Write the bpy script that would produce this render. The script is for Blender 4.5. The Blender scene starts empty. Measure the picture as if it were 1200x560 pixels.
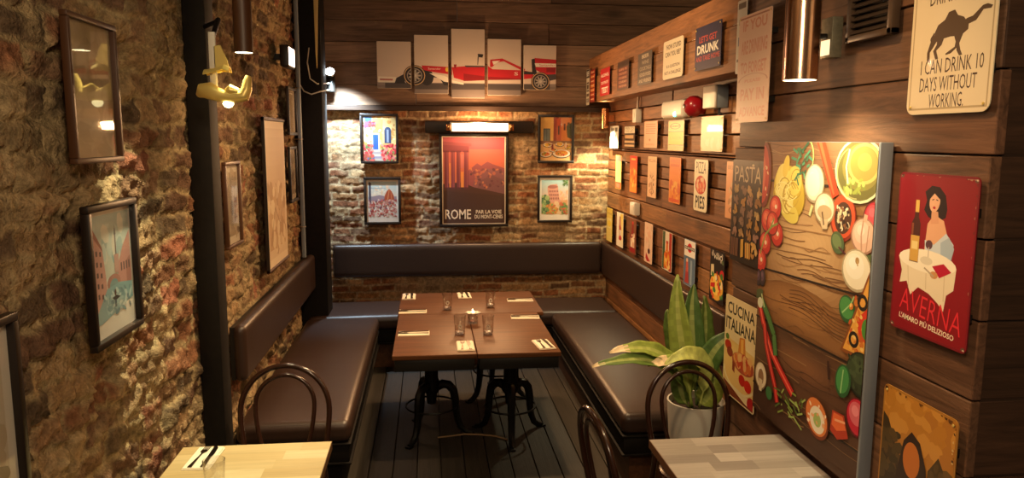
import bpy, math, random
from mathutils import Vector, Matrix, noise
random.seed(7)
SC = bpy.context.scene
COL = SC.collection
PI = math.pi

def lin(c):
    c = c/255.0
    return c/12.92 if c <= 0.04045 else ((c+0.055)/1.055)**2.4
def H(s, a=1.0):
    """hex sRGB -> linear rgba"""
    return (lin(int(s[0:2], 16)), lin(int(s[2:4], 16)), lin(int(s[4:6], 16)), a)
def mixc(a, b, t): return tuple(a[i]*(1-t)+b[i]*t for i in range(4))

# ------------------------------------------------------------------ materials
def new_mat(name):
    m = bpy.data.materials.new(name); m.use_nodes = True
    nt = m.node_tree
    b = nt.nodes['Principled BSDF']
    return m, nt, b
def plain(name, col, rough=0.5, metal=0.0, bump=0.0, bscale=60.0, spec=0.5, coat=0.0, var=0.0):
    m, nt, b = new_mat(name)
    b.inputs['Base Color'].default_value = col
    b.inputs['Roughness'].default_value = rough
    b.inputs['Metallic'].default_value = metal
    b.inputs['Specular IOR Level'].default_value = spec
    b.inputs['Coat Weight'].default_value = coat
    b.inputs['Coat Roughness'].default_value = 0.08
    if bump or var:
        tc = nt.nodes.new('ShaderNodeTexCoord')
        n = nt.nodes.new('ShaderNodeTexNoise'); n.inputs['Scale'].default_value = bscale; n.inputs['Detail'].default_value = 5
        nt.links.new(tc.outputs['Object'], n.inputs['Vector'])
        if bump:
            bp = nt.nodes.new('ShaderNodeBump'); bp.inputs['Strength'].default_value = bump; bp.inputs['Distance'].default_value = 0.01
            nt.links.new(n.outputs['Fac'], bp.inputs['Height']); nt.links.new(bp.outputs['Normal'], b.inputs['Normal'])
        if var:
            mr = nt.nodes.new('ShaderNodeMapRange'); mr.inputs[3].default_value = 1-var; mr.inputs[4].default_value = 1+var
            mr.inputs[1].default_value = 0.3; mr.inputs[2].default_value = 0.7
            nt.links.new(n.outputs['Fac'], mr.inputs[0])
            mx = nt.nodes.new('ShaderNodeMix'); mx.data_type = 'RGBA'; mx.blend_type = 'MULTIPLY'; mx.inputs[0].default_value = 1
            mx.inputs[6].default_value = col
            nt.links.new(mr.outputs[0], mx.inputs[7]); nt.links.new(mx.outputs[2], b.inputs['Base Color'])
    return m
def attr_mat(name, rough=0.4, bump=0.0, bscale=400, coat=0.0, spec=0.5, var=0.0, vscale=30):
    """colour comes from the per-face 'Col' attribute (printed art, brick pigment)"""
    m, nt, b = new_mat(name)
    a = nt.nodes.new('ShaderNodeAttribute'); a.attribute_name = 'Col'
    src = a.outputs['Color']
    tc = nt.nodes.new('ShaderNodeTexCoord')
    if var:
        n = nt.nodes.new('ShaderNodeTexNoise'); n.inputs['Scale'].default_value = vscale; n.inputs['Detail'].default_value = 8; n.inputs['Roughness'].default_value = 0.7
        nt.links.new(tc.outputs['Object'], n.inputs['Vector'])
        mr = nt.nodes.new('ShaderNodeMapRange'); mr.inputs[1].default_value = 0.3; mr.inputs[2].default_value = 0.7
        mr.inputs[3].default_value = 1-var; mr.inputs[4].default_value = 1+var
        nt.links.new(n.outputs['Fac'], mr.inputs[0])
        mx = nt.nodes.new('ShaderNodeMix'); mx.data_type = 'RGBA'; mx.blend_type = 'MULTIPLY'; mx.inputs[0].default_value = 1
        nt.links.new(src, mx.inputs[6]); nt.links.new(mr.outputs[0], mx.inputs[7]); src = mx.outputs[2]
    nt.links.new(src, b.inputs['Base Color'])
    b.inputs['Roughness'].default_value = rough; b.inputs['Coat Weight'].default_value = coat
    b.inputs['Specular IOR Level'].default_value = spec
    if bump:
        n2 = nt.nodes.new('ShaderNodeTexNoise'); n2.inputs['Scale'].default_value = bscale; n2.inputs['Detail'].default_value = 6
        nt.links.new(tc.outputs['Object'], n2.inputs['Vector'])
        bp = nt.nodes.new('ShaderNodeBump'); bp.inputs['Strength'].default_value = bump; bp.inputs['Distance'].default_value = 0.01
        nt.links.new(n2.outputs['Fac'], bp.inputs['Height']); nt.links.new(bp.outputs['Normal'], b.inputs['Normal'])
    return m
def wood(name, axis, rough=0.55, contrast=0.45, scale=9.0, stretch=14.0, bump=0.25, coat=0.0, knots=True, spec=0.35):
    """grain along the given object axis; base colour per face from 'Col'"""
    m, nt, b = new_mat(name)
    L = nt.links.new
    a = nt.nodes.new('ShaderNodeAttribute'); a.attribute_name = 'Col'
    tc = nt.nodes.new('ShaderNodeTexCoord')
    mp = nt.nodes.new('ShaderNodeMapping')
    s = [scale*3]*3; s['XYZ'.index(axis)] = scale*3/stretch
    mp.inputs['Scale'].default_value = s
    # each board gets its own stretch of grain: shift by the Col alpha
    cx = nt.nodes.new('ShaderNodeCombineXYZ'); ml = nt.nodes.new('ShaderNodeMath'); ml.operation = 'MULTIPLY'; ml.inputs[1].default_value = 37.0
    L(a.outputs['Alpha'], ml.inputs[0])
    for i in range(3): L(ml.outputs[0], cx.inputs[i])
    L(cx.outputs[0], mp.inputs['Location'])
    L(tc.outputs['Object'], mp.inputs['Vector'])
    n = nt.nodes.new('ShaderNodeTexNoise'); n.inputs['Scale'].default_value = 1.0; n.inputs['Detail'].default_value = 7; n.inputs['Roughness'].default_value = 0.65; n.inputs['Distortion'].default_value = 1.3
    L(mp.outputs[0], n.inputs['Vector'])
    cr = nt.nodes.new('ShaderNodeMapRange'); cr.inputs[1].default_value = 0.28; cr.inputs[2].default_value = 0.72
    cr.inputs[3].default_value = 1-contrast; cr.inputs[4].default_value = 1+contrast
    L(n.outputs['Fac'], cr.inputs[0])
    mx = nt.nodes.new('ShaderNodeMix'); mx.data_type = 'RGBA'; mx.blend_type = 'MULTIPLY'; mx.inputs[0].default_value = 1
    L(a.outputs['Color'], mx.inputs[6]); L(cr.outputs[0], mx.inputs[7])
    out = mx.outputs[2]
    if knots:
        mp2 = nt.nodes.new('ShaderNodeMapping'); s2 = [3.4]*3; s2['XYZ'.index(axis)] = 1.5; mp2.inputs['Scale'].default_value = s2
        L(cx.outputs[0], mp2.inputs['Location']); L(tc.outputs['Object'], mp2.inputs['Vector'])
        v = nt.nodes.new('ShaderNodeTexVoronoi'); v.inputs['Scale'].default_value = 1.0
        L(mp2.outputs[0], v.inputs['Vector'])
        kr = nt.nodes.new('ShaderNodeMapRange'); kr.inputs[1].default_value = 0.05; kr.inputs[2].default_value = 0.22; kr.inputs[3].default_value = 0.35; kr.inputs[4].default_value = 1.0
        L(v.outputs['Distance'], kr.inputs[0])
        mk = nt.nodes.new('ShaderNodeMix'); mk.data_type = 'RGBA'; mk.blend_type = 'MULTIPLY'; mk.inputs[0].default_value = 1
        L(out, mk.inputs[6]); L(kr.outputs[0], mk.inputs[7]); out = mk.outputs[2]
    L(out, b.inputs['Base Color'])
    b.inputs['Roughness'].default_value = rough; b.inputs['Coat Weight'].default_value = coat; b.inputs['Coat Roughness'].default_value = 0.2
    b.inputs['Specular IOR Level'].default_value = spec
    if bump:
        bp = nt.nodes.new('ShaderNodeBump'); bp.inputs['Strength'].default_value = bump; bp.inputs['Distance'].default_value = 0.01
        L(n.outputs['Fac'], bp.inputs['Height']); L(bp.outputs['Normal'], b.inputs['Normal'])
    return m
def emit(name, col, strength):
    m, nt, b = new_mat(name)
    b.inputs['Base Color'].default_value = (0.8, 0.8, 0.8, 1)
    b.inputs['Emission Color'].default_value = col; b.inputs['Emission Strength'].default_value = strength
    return m
def glass_mat(name, ior=1.45, col=(1, 1, 1, 1), rough=0.0):
    m, nt, b = new_mat(name)
    b.inputs['Transmission Weight'].default_value = 1; b.inputs['Roughness'].default_value = rough
    b.inputs['IOR'].default_value = ior; b.inputs['Base Color'].default_value = col
    return m
def pane_mat(name, rough=0.03, k=1.0):
    """thin clear pane: see-through with real Fresnel reflection"""
    m = bpy.data.materials.new(name); m.use_nodes = True; nt = m.node_tree
    for n in list(nt.nodes): nt.nodes.remove(n)
    o = nt.nodes.new('ShaderNodeOutputMaterial'); t = nt.nodes.new('ShaderNodeBsdfTransparent'); g = nt.nodes.new('ShaderNodeBsdfGlossy')
    g.inputs['Roughness'].default_value = rough
    # Schlick reflectance of a single glass face, the same from both sides
    ge = nt.nodes.new('ShaderNodeNewGeometry'); dt = nt.nodes.new('ShaderNodeVectorMath'); dt.operation = 'DOT_PRODUCT'
    nt.links.new(ge.outputs['Normal'], dt.inputs[0]); nt.links.new(ge.outputs['Incoming'], dt.inputs[1])
    ab = nt.nodes.new('ShaderNodeMath'); ab.operation = 'ABSOLUTE'; nt.links.new(dt.outputs['Value'], ab.inputs[0])
    iv = nt.nodes.new('ShaderNodeMath'); iv.operation = 'SUBTRACT'; iv.inputs[0].default_value = 1; nt.links.new(ab.outputs[0], iv.inputs[1]); iv.use_clamp = True
    pw = nt.nodes.new('ShaderNodeMath'); pw.operation = 'POWER'; pw.inputs[1].default_value = 5; nt.links.new(iv.outputs[0], pw.inputs[0])
    f = nt.nodes.new('ShaderNodeMath'); f.operation = 'MULTIPLY_ADD'; f.inputs[1].default_value = .94; f.inputs[2].default_value = .06; nt.links.new(pw.outputs[0], f.inputs[0])
    mm = nt.nodes.new('ShaderNodeMath'); mm.operation = 'MULTIPLY'; mm.inputs[1].default_value = k; mm.use_clamp = True
    mx = nt.nodes.new('ShaderNodeMixShader')
    nt.links.new(f.outputs[0], mm.inputs[0]); nt.links.new(mm.outputs[0], mx.inputs[0])
    nt.links.new(t.outputs[0], mx.inputs[1]); nt.links.new(g.outputs[0], mx.inputs[2]); nt.links.new(mx.outputs[0], o.inputs[0])
    return m

# ------------------------------------------------------------------ mesh builder
class MB:
    def __init__(s): s.v = []; s.f = []; s.c = []; s.m = []
    def add(s, vs, fs, col=(1, 1, 1, 1), mi=0, xf=None):
        o = len(s.v)
        if xf is not None: vs = [tuple(xf @ Vector(p)) for p in vs]
        s.v.extend([tuple(p) for p in vs])
        for q in fs: s.f.append([i+o for i in q]); s.c.append(col); s.m.append(mi)
        return s
    def box(s, x0, x1, y0, y1, z0, z1, r=0.0, seg=2, col=(1, 1, 1, 1), mi=0, xf=None, crown=0.0, mid=1, fn=None):
        r = min(r, (x1-x0)*.499, (y1-y0)*.499, (z1-z0)*.499)
        if r <= 0:
            vs = [(x, y, z) for x in (x0, x1) for y in (y0, y1) for z in (z0, z1)]
            fs = [(0, 1, 3, 2), (4, 6, 7, 5), (0, 4, 5, 1), (2, 3, 7, 6), (0, 2, 6, 4), (1, 5, 7, 3)]
            return s.add(vs, fs, col, mi, xf)
        def ax(a, b):
            l = [a + r*(1-math.cos(PI/2*k/seg)) for k in range(seg+1)]
            l += [a+r+(b-a-2*r)*k/mid for k in range(1, mid)]
            return l + [b - r*(1-math.cos(PI/2*(seg-k)/seg)) for k in range(seg+1)]
        X, Y, Z = ax(x0, x1), ax(y0, y1), ax(z0, z1)
        idx = {}; vs = []; fs = []
        def V(i, j, k):
            key = (i, j, k)
            if key not in idx:
                p = [X[i], Y[j], Z[k]]
                q = [min(max(p[0], x0+r), x1-r), min(max(p[1], y0+r), y1-r), min(max(p[2], z0+r), z1-r)]
                d = [p[n]-q[n] for n in range(3)]; L = math.sqrt(sum(t*t for t in d))
                if L > 1e-9: p = [q[n]+d[n]/L*r for n in range(3)]
                if crown and k == len(Z)-1:
                    u = (p[0]-x0)/(x1-x0)*2-1; w = (p[1]-y0)/(y1-y0)*2-1
                    p[2] += crown*(1-u*u)*(1-w**4)
                if fn: p = fn(p)
                idx[key] = len(vs); vs.append(p)
            return idx[key]
        nx, ny, nz = len(X)-1, len(Y)-1, len(Z)-1
        for i in range(nx):
            for j in range(ny):
                fs.append((V(i, j, 0), V(i, j+1, 0), V(i+1, j+1, 0), V(i+1, j, 0)))
                fs.append((V(i, j, nz), V(i+1, j, nz), V(i+1, j+1, nz), V(i, j+1, nz)))
        for i in range(nx):
            for k in range(nz):
                fs.append((V(i, 0, k), V(i+1, 0, k), V(i+1, 0, k+1), V(i, 0, k+1)))
                fs.append((V(i, ny, k), V(i, ny, k+1), V(i+1, ny, k+1), V(i+1, ny, k)))
        for j in range(ny):
            for k in range(nz):
                fs.append((V(0, j, k), V(0, j, k+1), V(0, j+1, k+1), V(0, j+1, k)))
                fs.append((V(nx, j, k), V(nx, j+1, k), V(nx, j+1, k+1), V(nx, j, k+1)))
        return s.add(vs, fs, col, mi, xf)
    def tube(s, path, rad, n=10, closed=False, col=(1, 1, 1, 1), mi=0, xf=None, flat=None):
        P = [Vector(p) for p in path]; N = len(P)
        R = rad if isinstance(rad, (list, tuple)) else [rad]*N
        up = Vector((0.013, 0.021, 1)); vs = []; fs = []
        prev = None
        for i in range(N):
            if closed: t = P[(i+1) % N]-P[i-1]
            else: t = P[min(i+1, N-1)]-P[max(i-1, 0)]
            t.normalize()
            if prev is None:
                a = t.cross(up)
                if a.length < 0.1: a = t.cross(Vector((1, 0, 0)))
            else: a = prev - t*prev.dot(t)
            a.normalize(); prev = a; b = t.cross(a)
            for k in range(n):
                an = 2*PI*k/n
                vs.append(P[i] + (a*math.cos(an) + b*math.sin(an)*(flat or 1))*R[i])
        M = N if closed else N-1
        for i in range(M):
            for k in range(n):
                j = (i+1) % N
                fs.append((i*n+k, i*n+(k+1) % n, j*n+(k+1) % n, j*n+k))
        if not closed:
            fs.append(tuple(range(n-1, -1, -1))); fs.append(tuple((N-1)*n+k for k in range(n)))
        return s.add(vs, fs, col, mi, xf)
    def lathe(s, prof, n=24, col=(1, 1, 1, 1), mi=0, xf=None, cap=True):
        vs = []; fs = []
        for r, z in prof:
            for k in range(n):
                a = 2*PI*k/n; vs.append((r*math.cos(a), r*math.sin(a), z))
        for i in range(len(prof)-1):
            for k in range(n):
                fs.append((i*n+k, i*n+(k+1) % n, (i+1)*n+(k+1) % n, (i+1)*n+k))
        if cap and prof[0][0] > 1e-6: fs.append(tuple(range(n-1, -1, -1)))
        if cap and prof[-1][0] > 1e-6: fs.append(tuple((len(prof)-1)*n+k for k in range(n)))
        return s.add(vs, fs, col, mi, xf)
    def prism(s, pts, y0, y1, col=(1, 1, 1, 1), mi=0, xf=None):
        """outline in x,z pushed along y"""
        n = len(pts)
        vs = [(x, y0, z) for x, z in pts]+[(x, y1, z) for x, z in pts]
        fs = [tuple(range(n)), tuple(range(2*n-1, n-1, -1))]+[(i, i+n, (i+1) % n+n, (i+1) % n) for i in range(n)]
        return s.add(vs, fs, col, mi, xf)
    def build(s, name, mats, parent=None, loc=(0, 0, 0), rotz=0.0, smooth=True, ang=40):
        me = bpy.data.meshes.new(name); me.from_pydata(s.v, [], s.f)
        if not isinstance(mats, (list, tuple)): mats = [mats]
        for m in mats: me.materials.append(m)
        at = me.attributes.new('Col', 'FLOAT_COLOR', 'FACE')
        at.data.foreach_set('color', [x for c in s.c for x in c])
        me.polygons.foreach_set('material_index', s.m)
        if smooth:
            me.polygons.foreach_set('use_smooth', [True]*len(s.f))
            me.update(); me.set_sharp_from_angle(angle=math.radians(ang))
        me.update()
        o = bpy.data.objects.new(name, me); COL.objects.link(o)
        if parent: o.parent = parent
        o.location = loc; o.rotation_euler = (0, 0, rotz)
        return o

def tag(o, label, cat, group=None):
    o['label'] = label; o['category'] = cat
    if group: o['group'] = group
    return o
def thing(name, label, cat, loc=(0, 0, 0), rotz=0.0, group=None):
    o = bpy.data.objects.new(name, None); COL.objects.link(o)
    o.location = loc; o.rotation_euler = (0, 0, rotz); o.empty_display_size = 0.05
    return tag(o, label, cat, group)
def struct(o):
    o['kind'] = 'structure'; return o
def kids(o): return [c for c in bpy.data.objects if c.parent == o]
def dup(o, loc, rotz=None, label=None, group=None):
    def cp(a, par):
        b = a.copy(); COL.objects.link(b)
        if par: b.parent = par
        for ch in kids(a): cp(ch, b)
        return b
    r = cp(o, None); r.location = loc
    if rotz is not None: r.rotation_euler = (0, 0, rotz)
    if label: r['label'] = label
    if group: r['group'] = group
    return r

# ------------------------------------------------------------------ lettering and printed art
_tc = {}
def text_shape(body, bold=0.0):
    key = (body, bold)
    if key in _tc: return _tc[key]
    cu = bpy.data.curves.new('lettering', 'FONT'); cu.body = body; cu.size = 1; cu.dimensions = '2D'; cu.fill_mode = 'BOTH'
    cu.resolution_u = 2; cu.offset = bold
    ob = bpy.data.objects.new('lettering', cu)
    me = ob.to_mesh()
    vs = [(v.co.x, v.co.y) for v in me.vertices]; fs = [tuple(p.vertices) for p in me.polygons]
    ob.to_mesh_clear(); bpy.data.objects.remove(ob); bpy.data.curves.remove(cu)
    if vs:
        x0 = min(v[0] for v in vs); x1 = max(v[0] for v in vs); y0 = min(v[1] for v in vs); y1 = max(v[1] for v in vs)
        vs = [((x-x0)/(x1-x0)-.5, (y-y0)/(y1-y0)-.5) for x, y in vs]
    _tc[key] = (vs, fs); return _tc[key]

def clip(poly, b):
    for ax, val, sg in ((0, b[0], 1), (0, b[2], -1), (1, b[1], 1), (1, b[3], -1)):
        out = []
        for i in range(len(poly)):
            p, q = poly[i-1], poly[i]
            dp = (p[ax]-val)*sg; dq = (q[ax]-val)*sg
            if dp >= 0 and dq >= 0: out.append(q)
            elif dp >= 0 or dq >= 0:
                t = dp/(dp-dq); r = (p[0]+(q[0]-p[0])*t, p[1]+(q[1]-p[1])*t)
                out.append(r)
                if dq >= 0: out.append(q)
        poly = out
        if len(poly) < 3: return []
    return poly

class Art:
    """flat print: u to the right 0..1, v down 0..1; every call prints one layer over the last"""
    def __init__(s, w, h, m=0.0): s.w = w; s.h = h; s.L = []; s.n = 0; s.b = (m, m*w/h, 1-m, 1-m*w/h); s.mp = lambda p: p
    def _put(s, pts, c):
        q = clip([s.mp(p) for p in pts], s.b)
        if len(q) >= 3: s.L.append((q, c, s.n))
    def poly(s, pts, c): s.n += 1; s._put(pts, c); return s
    def rect(s, a, b, c, d, col): return s.poly([(a, b), (c, b), (c, d), (a, d)], col)
    def ell(s, cx, cy, rx, ry, col, rot=0.0, n=22):
        k = s.w/s.h
        pts = []
        for i in range(n):
            a = 2*PI*i/n; x = rx*math.cos(a); y = ry*math.sin(a)/k
            pts.append((cx+x*math.cos(rot)-y*math.sin(rot), cy+(x*math.sin(rot)+y*math.cos(rot))*k))
        return s.poly(pts, col)   # rx in widths, ry in heights
    def ring(s, cx, cy, rx, ry, t, col, n=24, a0=0, a1=2*PI):
        s.n += 1
        for i in range(n):
            a = a0+(a1-a0)*i/n; b = a0+(a1-a0)*(i+1)/n
            s._put([(cx+rx*math.cos(a), cy+ry*math.sin(a)), (cx+rx*math.cos(b), cy+ry*math.sin(b)),
                    (cx+rx*(1-t)*math.cos(b), cy+ry*(1-t)*math.sin(b)), (cx+rx*(1-t)*math.cos(a), cy+ry*(1-t)*math.sin(a))], col)
        return s
    def line(s, pts, wd, col):
        s.n += 1; k = s.w/s.h
        for i in range(len(pts)-1):
            (x0, y0), (x1, y1) = pts[i], pts[i+1]
            dx, dy = x1-x0, (y1-y0)/k; L = math.hypot(dx, dy) or 1
            nx, ny = -dy/L*wd/2, dx/L*wd/2*k
            s._put([(x0+nx, y0+ny), (x1+nx, y1+ny), (x1-nx, y1-ny), (x0-nx, y0-ny)], col)
        return s
    def grad(s, a, b, c, d, c0, c1, n=10):
        s.n += 1
        for i in range(n):
            s._put([(a, b+(d-b)*i/n), (c, b+(d-b)*i/n), (c, b+(d-b)*(i+1)/n), (a, b+(d-b)*(i+1)/n)], mixc(c0, c1, (i+.5)/n))
        return s
    def text(s, body, cx, cy, w, h, col, bold=0.0, rot=0.0):
        s.n += 1; k = s.w/s.h
        vs, fs = text_shape(body, bold)
        P = []
        for x, y in vs:
            X = x*w; Y = -y*h/k
            P.append((cx+X*math.cos(rot)-Y*math.sin(rot), cy+(X*math.sin(rot)+Y*math.cos(rot))*k))
        for f in fs: s._put([P[i] for i in f], col)
        return s
    def dabs(s, a, b, c, d, cols, n, r, seed=1, asp=1.0):
        rd = random.Random(seed)
        for i in range(n):
            s.ell(rd.uniform(a, c), rd.uniform(b, d), r*rd.uniform(.5, 1.3), r*asp*rd.uniform(.5, 1.3)*s.w/s.h, rd.choice(cols), rd.uniform(0, 3), 7)
        return s
    def put(s, mb, y=0.0, mi=0, cx=0.0, cz=0.0):
        """into a mesh builder: local x right, z up, facing -y, printed from y outwards"""
        for pts, c, n in s.L:
            vs = [(cx+(u-.5)*s.w, y-0.000015*n, cz+(.5-v)*s.h) for u, v in pts]
            mb.add(vs, [tuple(range(len(vs)))], c, mi)

def wall_frame(wall, along, z, off=0.0):
    """position and turn of something fixed on a wall: its local -y looks into the room"""
    if wall == 'right': return (RIGHT_X-off, along, z), -PI/2
    if wall == 'pier': return (PIER_X-off, along, z), -PI/2
    if wall == 'left': return (LEFT_X+off, along, z), PI/2
    return (along, REAR_Y-off, z), 0.0
RIGHT_X, PIER_X, LEFT_X, REAR_Y = 1.700, 1.490, -1.060, 6.985

# ------------------------------------------------------------------ shared materials
M = {}
M['print'] = attr_mat('print', 0.42, spec=0.4, coat=0.08)
M['canvas'] = attr_mat('canvas_print', 0.55, 0.08, 900)
M['paper'] = attr_mat('paper_print', 0.6)
M['brick'] = attr_mat('brick', 0.88, 1.0, 120, spec=0.2, var=0.5, vscale=46)
M['wood_x'] = wood('boards_x', 'X', 0.6, 0.5)
M['wood_y'] = wood('boards_y', 'Y', 0.6, 0.55, coat=0.05)
M['floor'] = wood('decking', 'Y', 0.6, 0.3, 12, 20, 0.2, knots=False)
M['table'] = wood('dark_table_wood', 'X', 0.5, 0.4, 10, 16, 0.06, coat=0.0, knots=False, spec=.14)
M['beech'] = wood('block_wood', 'X', 0.42, 0.13, 12, 18, 0.04, coat=0.1, knots=False)
M['leather'] = plain('black_leather', H('33221a'), 0.4, bump=0.12, bscale=140, spec=0.55)
M['black'] = plain('black_paint', H('15120f'), 0.42, bump=0.05, bscale=40)
M['post'] = plain('dark_painted_post', H('15100c'), 0.7, spec=.25, bump=0.12, bscale=25, var=0.25)
M['iron'] = plain('cast_iron', H('1b1816'), 0.42, 0.6, bump=0.1, bscale=60)
M['bent'] = plain('dark_bentwood', H('2a150d'), 0.22, coat=0.5, bump=0.03, bscale=60)
M['frame'] = plain('black_frame', H('1c120c'), 0.4)
M['frame_brown'] = plain('brown_frame', H('4a2c17'), 0.45)
M['bench'] = plain('bench_black', H('100c0a'), .65, spec=.2)
M['white'] = plain('white_plastic', H('e4dccb'), 0.45)
M['grey'] = plain('grey_plastic', H('7f8890'), 0.45)
M['steel'] = plain('steel', H('b9b4ab'), 0.28, 1.0)
M['copper'] = plain('brushed_copper', H('c98a58'), 0.22, 1.0)
M['brass'] = plain('brass', H('ecd27a'), 0.35, 0.35)
M['galv'] = plain('galvanised', H('8d8770'), 0.5, 0.4, bump=0.1, var=0.2)
M['cloth'] = plain('napkin', H('f0e2c8'), 0.85, bump=0.15, bscale=300)
M['cutlery'] = plain('cutlery', H('6d6259'), 0.25, 1.0)
M['glass'] = pane_mat('tumbler_glass', 0.05, 2.6)
M['glass_base'] = glass_mat('thick_glass_base', 1.45, (.95, .95, .95, 1), .25)
M['pane'] = pane_mat('picture_glass', 0.03, 1.0)
M['pot'] = plain('white_pot', H('c9c6bd'), 0.5, var=0.05, bscale=8)
M['soil'] = plain('soil', H('2a1c11'), 0.95, bump=0.8, bscale=60)
M['red'] = plain('red_plastic', H('a01420'), 0.3, coat=0.3)

# ------------------------------------------------------------------ rough brick
def brick_wall(name, horiz, u0, u1, z0, z1, res, base, seed, ch, bl, rough, pal, mortar, mort_w=0.012, chaos=1.0):
    """real relief: horiz='y' stands on x=base facing +x, 'x' stands on y=base facing -y"""
    rd = random.Random(seed)
    nu = int((u1-u0)/res)+1; nz = int((z1-z0)/res)+1
    nc = int((z1-z0)/ch)+8
    rows = [(rd.random()*bl, [(rd.choice(pal), rd.uniform(-1, 1), rd.uniform(.75, 1.15), rd.uniform(.72, 1.3)) for _ in range(int((u1-u0)/bl)+14)]) for _ in range(nc)]
    edges = []
    for off, br in rows:
        x = u0-3*bl-off; e = []
        for b in br: e.append(x); x += bl*b[3]
        edges.append(e)
    import bisect
    vs = []; cols = []
    N = noise.noise; off = Vector((seed*13.7, 3.1, 7.7))
    for j in range(nz):
        z = z0+(z1-z0)*j/(nz-1)
        for i in range(nu):
            u = u0+(u1-u0)*i/(nu-1)
            p = Vector((u, z, 0))+off
            w1 = N(p*2.3); w2 = N(p*7.0+Vector((5, 0, 0))); w3 = N(p*19.0)
            zz = z+(0.022*w1+0.013*w2)*chaos+0.006*w3*chaos; uu = u+(0.03*N(p*3.1+Vector((0, 9, 0)))+0.014*N(p*11+Vector((0, 0, 4))))*chaos+.006*w3*chaos
            r = (zz-z0)/ch+3; ri = int(r) % nc; fr = r-int(r)
            e = edges[ri]; k = bisect.bisect_right(e, uu)-1; k = max(0, min(k, len(e)-2))
            du = min(uu-e[k], e[k+1]-uu); dz = min(fr, 1-fr)*ch
            c, hgt, val, _ = rows[ri][1][k]
            d = min(du, dz)
            mw = mort_w*(1+.5*w2)
            t = max(0.0, min(1.0, (d-mw*.35)/(mw*.9)))
            t = t*t*(3-2*t)
            spall = N(p*4.4+Vector((11, 2, 0)))
            fine = N(p*38); f2 = N(p*71)
            pit = max(0.0, N(p*6.3+Vector((2, 17, 5)))-.22)*max(0.0, .6+N(p*2.1+Vector((8, 1, 3))))
            h = t*(0.008+0.007*hgt)*rough + 0.012*w2*rough*t + 0.014*spall*rough + 0.009*w3*chaos + 0.006*fine*chaos + 0.0035*f2*chaos - .045*pit*chaos
            h = min(h, .042)
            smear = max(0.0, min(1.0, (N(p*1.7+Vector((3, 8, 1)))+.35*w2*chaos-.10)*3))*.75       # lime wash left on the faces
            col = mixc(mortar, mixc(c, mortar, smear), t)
            v = val*(1+.22*w3+.16*fine+.15*f2) if t > .4 else 1+.2*fine+.1*f2
            cols.append((col[0]*v, col[1]*v, col[2]*v, 1))
            vs.append((base+h, u, z) if horiz == 'y' else (u, base-h, z))
    fs = []
    for j in range(nz-1):
        for i in range(nu-1):
            a = j*nu+i
            fs.append((a, a+1, a+nu+1, a+nu))
    me = bpy.data.meshes.new(name); me.from_pydata(vs, [], fs)
    at = me.attributes.new('Col', 'FLOAT_COLOR', 'POINT')
    at.data.foreach_set('color', [max(0.0, x) for c in cols for x in c])
    me.polygons.foreach_set('use_smooth', [True]*len(fs)); me.update()
    me.materials.append(M['brick'])
    o = bpy.data.objects.new(name, me); COL.objects.link(o)
    return struct(o)

pal_left = [H('80624a'), H('8d6e50'), H('6f5340'), H('9a7d5a'), H('865c42'), H('64523f'), H('a58a66'), H('94604a')]
pal_back = [H('8a5f3e'), H('9a6d45'), H('7c523a'), H('a57c52'), H('8d5738'), H('75573f'), H('b08a60'), H('94603f')]
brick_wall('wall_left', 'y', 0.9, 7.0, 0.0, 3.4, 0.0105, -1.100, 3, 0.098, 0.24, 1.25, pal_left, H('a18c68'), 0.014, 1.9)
brick_wall('wall_rear', 'x', -1.09, 1.72, 0.0, 2.30, 0.0105, 7.018, 5, 0.068, 0.215, 0.62, pal_back, H('b09672'), 0.011, 0.85)

# ------------------------------------------------------------------ boards
def boards(name, spec, mat, pal, seed=1, r=0.004):
    """spec: list of (x0,x1,y0,y1,z0,z1); one wall, each board its own tone"""
    rd = random.Random(seed); mb = MB()
    for b in spec:
        c = rd.choice(pal); k = rd.uniform(.82, 1.18)
        mb.box(*b, r=r, seg=1, col=(c[0]*k, c[1]*k, c[2]*k, rd.random()))
    return mb.build(name, M[mat], smooth=False)
rd = random.Random(11)
warm = [H('7d5230'), H('8c5c36'), H('6f4628'), H('94663c'), H('7a4d2c')]
dark = [H('624431'), H('6a4b36'), H('57392a'), H('70513b')]
murk = [H('54392a'), H('5c4030'), H('4a3226'), H('634634')]
# right wall: boards of several depths
sp = []; z = 0.0
for zt in [.16, .32, .47, .62, .77, .905, 1.045, 1.19, 1.335, 1.345, 1.49, 1.635, 1.70, 1.79, 1.885, 1.90, 2.02, 2.14, 2.24, 2.36, 2.52, 2.70, 2.88, 3.06, 3.24, 3.40]:
    y = 2.0
    cuts = [2.0, 7.0] if zt < 1.0 else sorted([2.0, 7.0]+[rd.uniform(3.8, 6.8) for _ in range(2)])
    for a, b in zip(cuts[:-1], cuts[1:]):
        dep = rd.uniform(0.0, 0.014)
        sp.append((RIGHT_X+0.012-dep, 1.80, a+.002, b-.002, z+.004, zt-.004))
    z = zt
sp = [b for b in sp if b[5] < 2.71]
sp.append((1.775, 1.83, 2.0, 7.0, 0, 2.69))
struct(boards('wall_right', sp, 'wood_y', warm, 4))
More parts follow.
